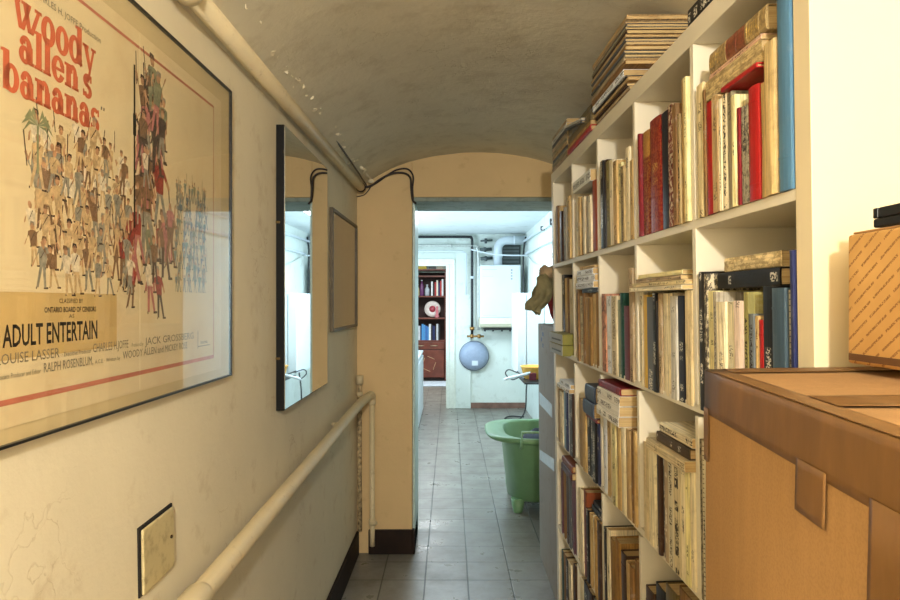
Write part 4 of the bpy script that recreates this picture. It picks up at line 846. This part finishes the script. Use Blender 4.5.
# pipes on the far wall
def pipe(name, lab, pts, r, mat, extra=None):
    o = thing(name, lab, 'pipe', pts[0]); bpy.context.view_layer.update()
    ch(MB().tube(pts, r, 10), 'pipe_run', mat, o)
    for e in extra or []: ch(MB().tube(e[0], e[1], 12), e[2], e[3] if len(e) > 3 else mat, o)
    return o
yb = 8.09
pipe('black_gas_pipe', 'thin black pipe along top of far wall dropping left of the boiler', smooth_path([(-.60, yb, 2.14), (.2, yb, 2.14), (.255, yb, 2.13), (.275, yb, 2.10), (.275, yb, 1.9), (.275, yb, .93)], 4), .017, m_blk,
     [([(.275, yb, 1.62), (.275, yb, 1.65)], .026, 'coupling', m_wh), ([(.275, yb, .98), (.275, yb, 1.02)], .03, 'valve', plain('brass', (170, 130, 80), .35, 1))])
pipe('silver_pipe', 'silver grey pipe running level under the black pipe on far wall', smooth_path([(-.9, yb, 2.03), (.25, yb, 2.03), (.33, yb, 2.0), (.35, yb, 1.93), (.352, yb, 1.7), (.352, yb, .98)], 4), .016, plain('silver_paint', (196, 202, 196), .35, .3),
     [([(.0, yb, 2.03), (.03, yb, 2.03)], .024, 'coupling')])
pipe('thin_white_pipe', 'thin white pipe running level on far wall above the inner doorway', [(-.9, yb-.01, 1.96), (.16, yb-.01, 1.96), (.20, yb-.01, 1.93), (.20, yb-.01, 1.42)], .009, m_wh)
pipe('crossing_white_wire', 'white cable sagging across far wall in front of the flue pipe', smooth_path([(.25, 7.74, 1.955), (.5, 7.74, 1.90), (.72, 7.74, 1.885), (.93, 7.74, 1.885)]), .009, m_wh)
for i, (z, x) in enumerate(((2.09, .38), (1.98, .37), (1.87, .38))):
    pipe('stub_pipe', ['upper', 'middle', 'lower'][i]+' of the short dark pipes between black pipe and flue on far wall', [(x, yb+.01, z), (x+.15, yb+.01, z+.01)], .02 if i else .012, plain('dark_grey_pipe', (76, 86, 86), .45),
         [([(x+.05, yb, z), (x+.08, yb, z)], .032, 'coupling')])
pipe('brass_manifold', 'short brass pipe fitting between boiler pipes and round tank on far wall', [(.21, 8.05, .905), (.42, 8.05, .905)], .013, plain('brass', (170, 130, 80), .35, 1), [([(.27, 8.05, .88), (.27, 8.05, .93)], .022, 'nut'), ([(.36, 8.05, .88), (.36, 8.05, .93)], .022, 'nut')])
# pipes on the right wall of the far room
pipe('upper_wall_conduit', 'white conduit running along right wall of the far room, upper one', smooth_path([(.90, 8.05, 2.07), (.905, 7, 2.06), (.905, 5.6, 2.03), (.905, 4.2, 2.0)]), .014, m_wh, [([(.925, 5.75, 2.04), (.885, 5.75, 2.04)], .03, 'round_clip', m_blk), ([(.925, 6.35, 2.05), (.885, 6.35, 2.05)], .022, 'round_clip', m_blk)])
pipe('lower_wall_conduit', 'white conduit running along right wall of the far room, lower one', smooth_path([(.90, 7.7, 1.90), (.905, 6.6, 1.90), (.905, 5.6, 1.88), (.905, 4.2, 1.86)]), .016, m_wh)
pipe('looped_thin_cable', 'thin pale cable sagging below the conduits on right wall', smooth_path([(.92, 7.6, 1.86), (.92, 7.0, 1.74), (.92, 6.3, 1.72), (.92, 5.6, 1.80)]), .006, plain('pale_cable', (200, 206, 200), .5))
pipe('dark_corner_cable', 'dark cable dropping in the right corner of the far wall beside boiler', smooth_path([(.92, 7.9, 2.12), (.89, 7.85, 1.95), (.88, 7.8, 1.75), (.89, 7.8, 1.3), (.90, 7.8, 1.05)]), .011, m_blk)
# wall cabinet and wash shelf
WC = thing('wall_cabinet', 'white wall cabinet of two upright panels right of the boiler', 'cabinet', T((.665, 6.45, .62)))
MB().box((0, 0, 0), (.273, .55, .80)).build('cabinet_body', m_wh, WC, bevel=.005)
for x in (0, .095): MB().box((x+.004, -.014, .006), (x+(.088 if x == 0 else .175), -.001, .79)).build('panel', plain('white_laminate', (214, 224, 228), .35, var=.02), WC, bevel=.003)
WS = thing('wire_rack', 'small black wire rack on right wall under the white wall cabinet', 'rack', T((.66, 5.75, .60)))
MB().box((0, 0, 0), (.277, .62, .012)).build('rack_plate', m_blk, WS)
MB().tube([(0, 0, .05), (0, .62, .05)], .007, 8).build('front_rail', m_blk, WS); MB().tube(smooth_path([(.0, .6, .04), (-.09, .58, .07), (-.12, .56, .03), (-.06, .54, -.02), (.0, .52, .0)]), .006, 6).build('cable_loop', m_blk, WS)
YB_ = thing('yellow_basin', 'orange-yellow plastic basin standing on the black rack by right wall', 'basin', T((.79, 6.08, .6125)))
MB().lathe([(.085, 0), (.10, .01), (.125, .11), (.133, .115), (.133, .12), (.120, .118), (.095, .015), (.001, .01)], 28).build('basin_shell', plain('orange_yellow_plastic', (232, 176, 80), .4), YB_)
BR = thing('long_brush', 'white handled brush jutting out to the left from the black rack', 'brush', T((.62, 5.90, .655)))
MB().tube([(.11, 0, .03), (.02, 0, .01), (-.10, 0, -.02), (-.13, 0, -.03)], [.014, .012, .014, .01], 10).build('handle', m_wh, BR); MB().box((.10, -.02, -.035), (.16, .02, .03)).build('bristle_head', plain('dark_red_bristles', (96, 24, 40), .7), BR)
pipe('hanging_drain_cable', 'thin dark cable hanging from the black rack to the floor', smooth_path([(.90, 7.4, .58), (.87, 7.4, .35), (.86, 7.4, .12), (.80, 7.35, .015), (.7, 7.3, .012), (.62, 7.35, .012), (.70, 7.5, .012), (.85, 7.45, .012)]), .008, m_blk)
# low white cabinet on the left beyond the doorway
LC = thing('low_white_cabinet', 'low white cabinet on the left just inside the far room', 'cabinet', T((-.335, 5.4, 0)) @ R(.0, 'Z'))
MB().box((-.5, 0, .0), (0, 2.5, .72)).build('cabinet_body', plain('pale_blue_white_laminate', (220, 232, 240), .35, var=.02), LC, bevel=.004)
MB().box((-.5, -.01, .7205), (.01, 2.5, .745)).build('worktop', m_wh, LC, bevel=.004)
for k in range(4): MB().box((.0005, .03+.62*k, .05), (.012, .62+.62*k, .69)).build('door', m_wh, LC, bevel=.003)
# green tub
m_grn = plain('green_plastic', (112, 150, 108), .38, var=.08, scale=8)
GT = thing('green_tub', 'big green plastic tub with wide flared lip on stub feet beyond the doorway', 'tub', T((.605, 4.32, 0)))
def sq(a, rx, ry, n=4.0):
    c, s = math.cos(a), math.sin(a); k = (abs(c)**n+abs(s)**n)**(-1/n); return rx*c*k, ry*s*k
def shell(prof):
    def fn(u, v):
        i = u*(len(prof)-1); i0 = min(int(i), len(prof)-2); f = i-i0; A, B_ = prof[i0], prof[i0+1]
        rx, ry, z, ex = [A[k]+(B_[k]-A[k])*f for k in range(4)]
        x, y = sq(2*math.pi*v, rx, ry, 3.2)
        if x < 0: x *= 1+ex
        return (x, y, z)
    return MB().grid(fn, (len(prof)-1), 56)
shell([(.001, .001, .07, 0), (.20, .24, .07, 0), (.225, .265, .085, 0), (.262, .33, .445, 0), (.266, .335, .455, 0), (.285, .345, .457, .14), (.29, .35, .462, .24), (.292, .352, .472, .27), (.292, .352, .487, .27), (.288, .345, .492, .25), (.255, .32, .487, .0), (.245, .31, .477, 0), (.215, .255, .10, 0), (.001, .001, .095, 0)]).build('tub_shell', m_grn, GT)
for q in ((-1, -1), (1, -1), (-1, 1), (1, 1)): MB().lathe([(.028, 0), (.032, .01), (.045, .09)], 14, T((q[0]*.175, q[1]*.205, 0))).build('foot', m_grn, GT)
MB().tube([(-.17, -.335, .43), (-.17, -.355, .46), (-.165, -.355, .535), (-.02, -.358, .535), (-.015, -.355, .46), (-.015, -.335, .43)], .008, 8).build('wire_handle', plain('pale_green_plastic', (150, 190, 150), .4), GT)
DC = MB().grid(lambda u, v: (.62+.18*math.cos(6.283*v)*math.sin(3.1416*max(u, .001)), 4.25+.2*math.sin(6.283*v)*math.sin(3.1416*max(u, .001)), .40-.09*math.cos(3.1416*u)*(1+.4*noise.noise(Vector((u*5, math.sin(6.28*v)*2, 3))))), 16, 24).build('dark_cloth', plain('dark_navy_cloth', (30, 38, 52), .9, bump=.5))
tag(DC, 'crumpled dark navy cloth lying inside the green tub', 'cloth')
PB = thing('white_bowl', 'small white and blue bowl on the floor behind the green tub', 'bowl', T((.56, 4.78, .001)))
MB().lathe([(.06, 0), (.09, .03), (.11, .07), (.104, .07), (.08, .03), (.001, .012)], 24).build('bowl_shell', m_wh, PB)
# ======================= END ROOM =======================
m_mah = plain('dark_red_brown_wood', (110, 52, 36), .4, var=.25, scale=9)
DR = thing('wooden_dresser', 'tall red-brown wooden dresser with book shelves seen through the inner doorway', 'dresser', T((-1.25, 10.95, 0)))
W_ = 1.19
for x in (0, W_-.03): MB().box((x, 0, .0), (x+.03, .38, 1.86)).build('side_panel', m_mah, DR, bevel=.003)
MB().box((.03, .36, .02), (W_-.03, .38, 1.84)).build('back_panel', plain('dark_wood_back', (58, 26, 20), .6), DR)
for z in (.66, 1.04, 1.41, 1.75): MB().box((.03, .0, z), (W_-.03, .36, z+.025)).build('shelf_board', m_mah, DR, bevel=.002)
MB().box((-.01, -.015, 1.86), (W_+.01, .39, 1.885)).build('top_board', m_mah, DR, bevel=.003)
MB().box((.03, .01, .02), (W_-.03, .36, .05)).build('plinth', plain('dark_plinth', (40, 22, 18), .6), DR)
for k in range(2):
    x = .035+k*.56; d = MB().box((x, -.018, .535), (x+.555, .02, .655)).build('drawer', m_mah, DR, bevel=.004)
    for q in (.10, .33): MB().tube([(x+q, -.02, .595), (x+q+.02, -.035, .595), (x+q+.10, -.035, .595), (x+q+.12, -.02, .595)], .006, 6).build('handle', plain('pale_metal', (196, 180, 150), .35, .8), d)
    d = MB().box((x, -.018, .06), (x+.555, .02, .525)).build('door', m_mah, DR, bevel=.004)
    cx_, cz_ = x+.30, .29; inl = MB()
    for a in range(4):
        t0_, t1_ = math.radians(45+90*a-8), math.radians(135+90*a-34); r_ = .13
        A = Vector((cx_+r_*math.cos(t0_)*.9, -.0195, cz_+r_*math.sin(t0_))); Bv = Vector((cx_+r_*math.cos(t1_)*.9, -.0195, cz_+r_*math.sin(t1_))); inl.tube([A, Bv], .005, 5)
    inl.build('inlay', plain('pale_inlay', (206, 170, 130), .5), d)
er = random.Random(21); NB = [0]
def farbook(x, w_, h, z, c, lab, dz=.16):
    M = T((-1.25+x+w_/2, 10.97, z)) @ R(math.pi/2, 'Z')
    B = thing('book', lab, 'book', M, 'books on the wooden dresser')
    MB().prism([(-0.0, -w_/2), (.004, -w_/2+.0), (dz, -w_/2), (dz, w_/2), (.004, w_/2), (0, w_/2-.001), (-.004, 0)], 2, 0, h).build('cover', plain('far_book_%d_%d_%d' % c, c, .5), B, M=T((0, 0, 0)))
BC = [((232, 236, 240), 'white'), ((60, 110, 180), 'blue'), ((30, 40, 90), 'navy'), ((236, 230, 214), 'cream'), ((200, 206, 214), 'pale grey'), ((80, 150, 210), 'bright blue'), ((40, 36, 40), 'black'), ((180, 60, 60), 'red')]
x = .50; i = 0
seq = [2, 0, 0, 2, 1, 3, 3, 4, 2, 5, 5, 1, 5, 0, 6, 2, 6, 4, 6]
for k, q in enumerate(seq):
    wd_ = (.022, .034, .028, .04)[k % 4]
    if x+wd_ > 1.15: break
    farbook(x, wd_-.001, .22+.05*((k*7) % 4)/3, .686, BC[q][0], '%s book, %s from left, dresser shelf just above the drawers' % (BC[q][1], ORD[k] if k < 16 else ['seventeenth', 'eighteenth', 'nineteenth'][k-16])); x += wd_
x = .93
for k, (q, h) in enumerate(((0, .24), (6, .2), (7, .23), (3, .26), (2, .22), (7, .25), (0, .28))):
    farbook(x, .028, h, 1.436, BC[q][0], '%s book, %s from left, top shelf of the dresser' % (BC[q][1], ORD[k])); x += .030
for k, (x, r_, h, c, nm) in enumerate(((.56, .03, .22, (210, 214, 210), 'white'), (.63, .035, .26, (90, 70, 120), 'purple'), (.70, .028, .2, (200, 190, 140), 'cream'), (.77, .035, .27, (110, 60, 110), 'violet'), (.86, .04, .19, (190, 200, 210), 'pale blue'))):
    b = thing('bottle', '%s bottle among bottles at left of top dresser shelf' % nm, 'bottle', T((-1.25+x, 11.08, 1.436)), 'bottles on the top dresser shelf')
    MB().lathe([(r_*.9, 0), (r_, .01), (r_, h*.6), (r_*.4, h*.8), (r_*.35, h*.93)], 14).build('bottle_body', plain('bottle_'+nm.replace(' ', '_'), c, .25), b)
    MB().lathe([(r_*.45, h*.932), (r_*.45, h)], 12).build('cap', m_wh, b)
RD = thing('black_radio', 'black and silver radio at left on middle dresser shelf', 'radio', T((-.78, 10.98, 1.066)))
MB().box((0, 0, 0), (.24, .14, .24)).build('radio_body', m_black, RD, bevel=.015)
for x in (.065, .175): MB().tube([(x, -.012, .11), (x, -.0005, .11)], .048, 18).build('speaker', plain('grey_mesh', (170, 174, 178), .5), RD)
MB().box((.03, -.008, .19), (.21, -.0005, .225)).build('display', plain('silver_panel', (200, 204, 208), .3), RD)
PL = thing('patterned_plate', 'round pale plate with red motif standing at right on middle dresser shelf', 'plate', T((-.30, 11.10, 1.21)) @ R(math.pi/2-.12, 'X'))
MB().lathe([(.001, .012), (.08, .012), (.135, .024), (.137, .020), (.08, .001), (.001, .001)], 32).build('plate_body', plain('pale_glaze', (216, 206, 200), .25), PL)
MB().lathe([(.001, .0125), (.055, .0128), (.055, .015), (.001, .0155)], 20).build('red_motif', plain('red_glaze', (176, 70, 84), .3), PL)
PK = thing('pink_figurine', 'small pink figurine in front of patterned plate on middle dresser shelf', 'figurine', T((-.22, 10.99, 1.066)))
MB().lathe([(.035, 0), (.04, .02), (.02, .07), (.03, .11), (.012, .14), (.022, .165), (.014, .19), (.001, .195)], 16).build('figurine_body', plain('pink_porcelain', (206, 120, 130), .3), PK)
for k, (x, w2, h, c, nm) in enumerate(((-.60, .20, .06, (226, 196, 60), 'yellow'), (-.36, .12, .045, (90, 90, 90), 'dark grey'), (-.22, .10, .055, (200, 190, 170), 'cream'))):
    b = thing('small_box', '%s small box on very top of the wooden dresser' % nm, 'box', T((x, 11.0, 1.8855)), 'boxes on top of the dresser')
    MB().box((0, 0, 0), (w2, .15, h*.7)).build('box_base', plain('box_'+nm.replace(' ', '_'), c, .5), b, bevel=.003); MB().box((-.002, -.002, h*.7+.0005), (w2+.002, .152, h)).build('lid', plain('box_lid_'+nm.replace(' ', '_'), tuple(int(q*.9) for q in c), .5), b, bevel=.002)
SL = MB().box((-1.2, 10.25, .001), (.0, 10.85, .012)).build('pale_sunlit_strip', plain('pale_blue_sunlit_floor', (212, 224, 236), .9, bump=.4), bevel=.004)  # sunlit strip of floor put in as a thin pale slab
tag(SL, 'pale blue-white strip painted as sunlit floor in front of the wooden dresser', 'light patch')
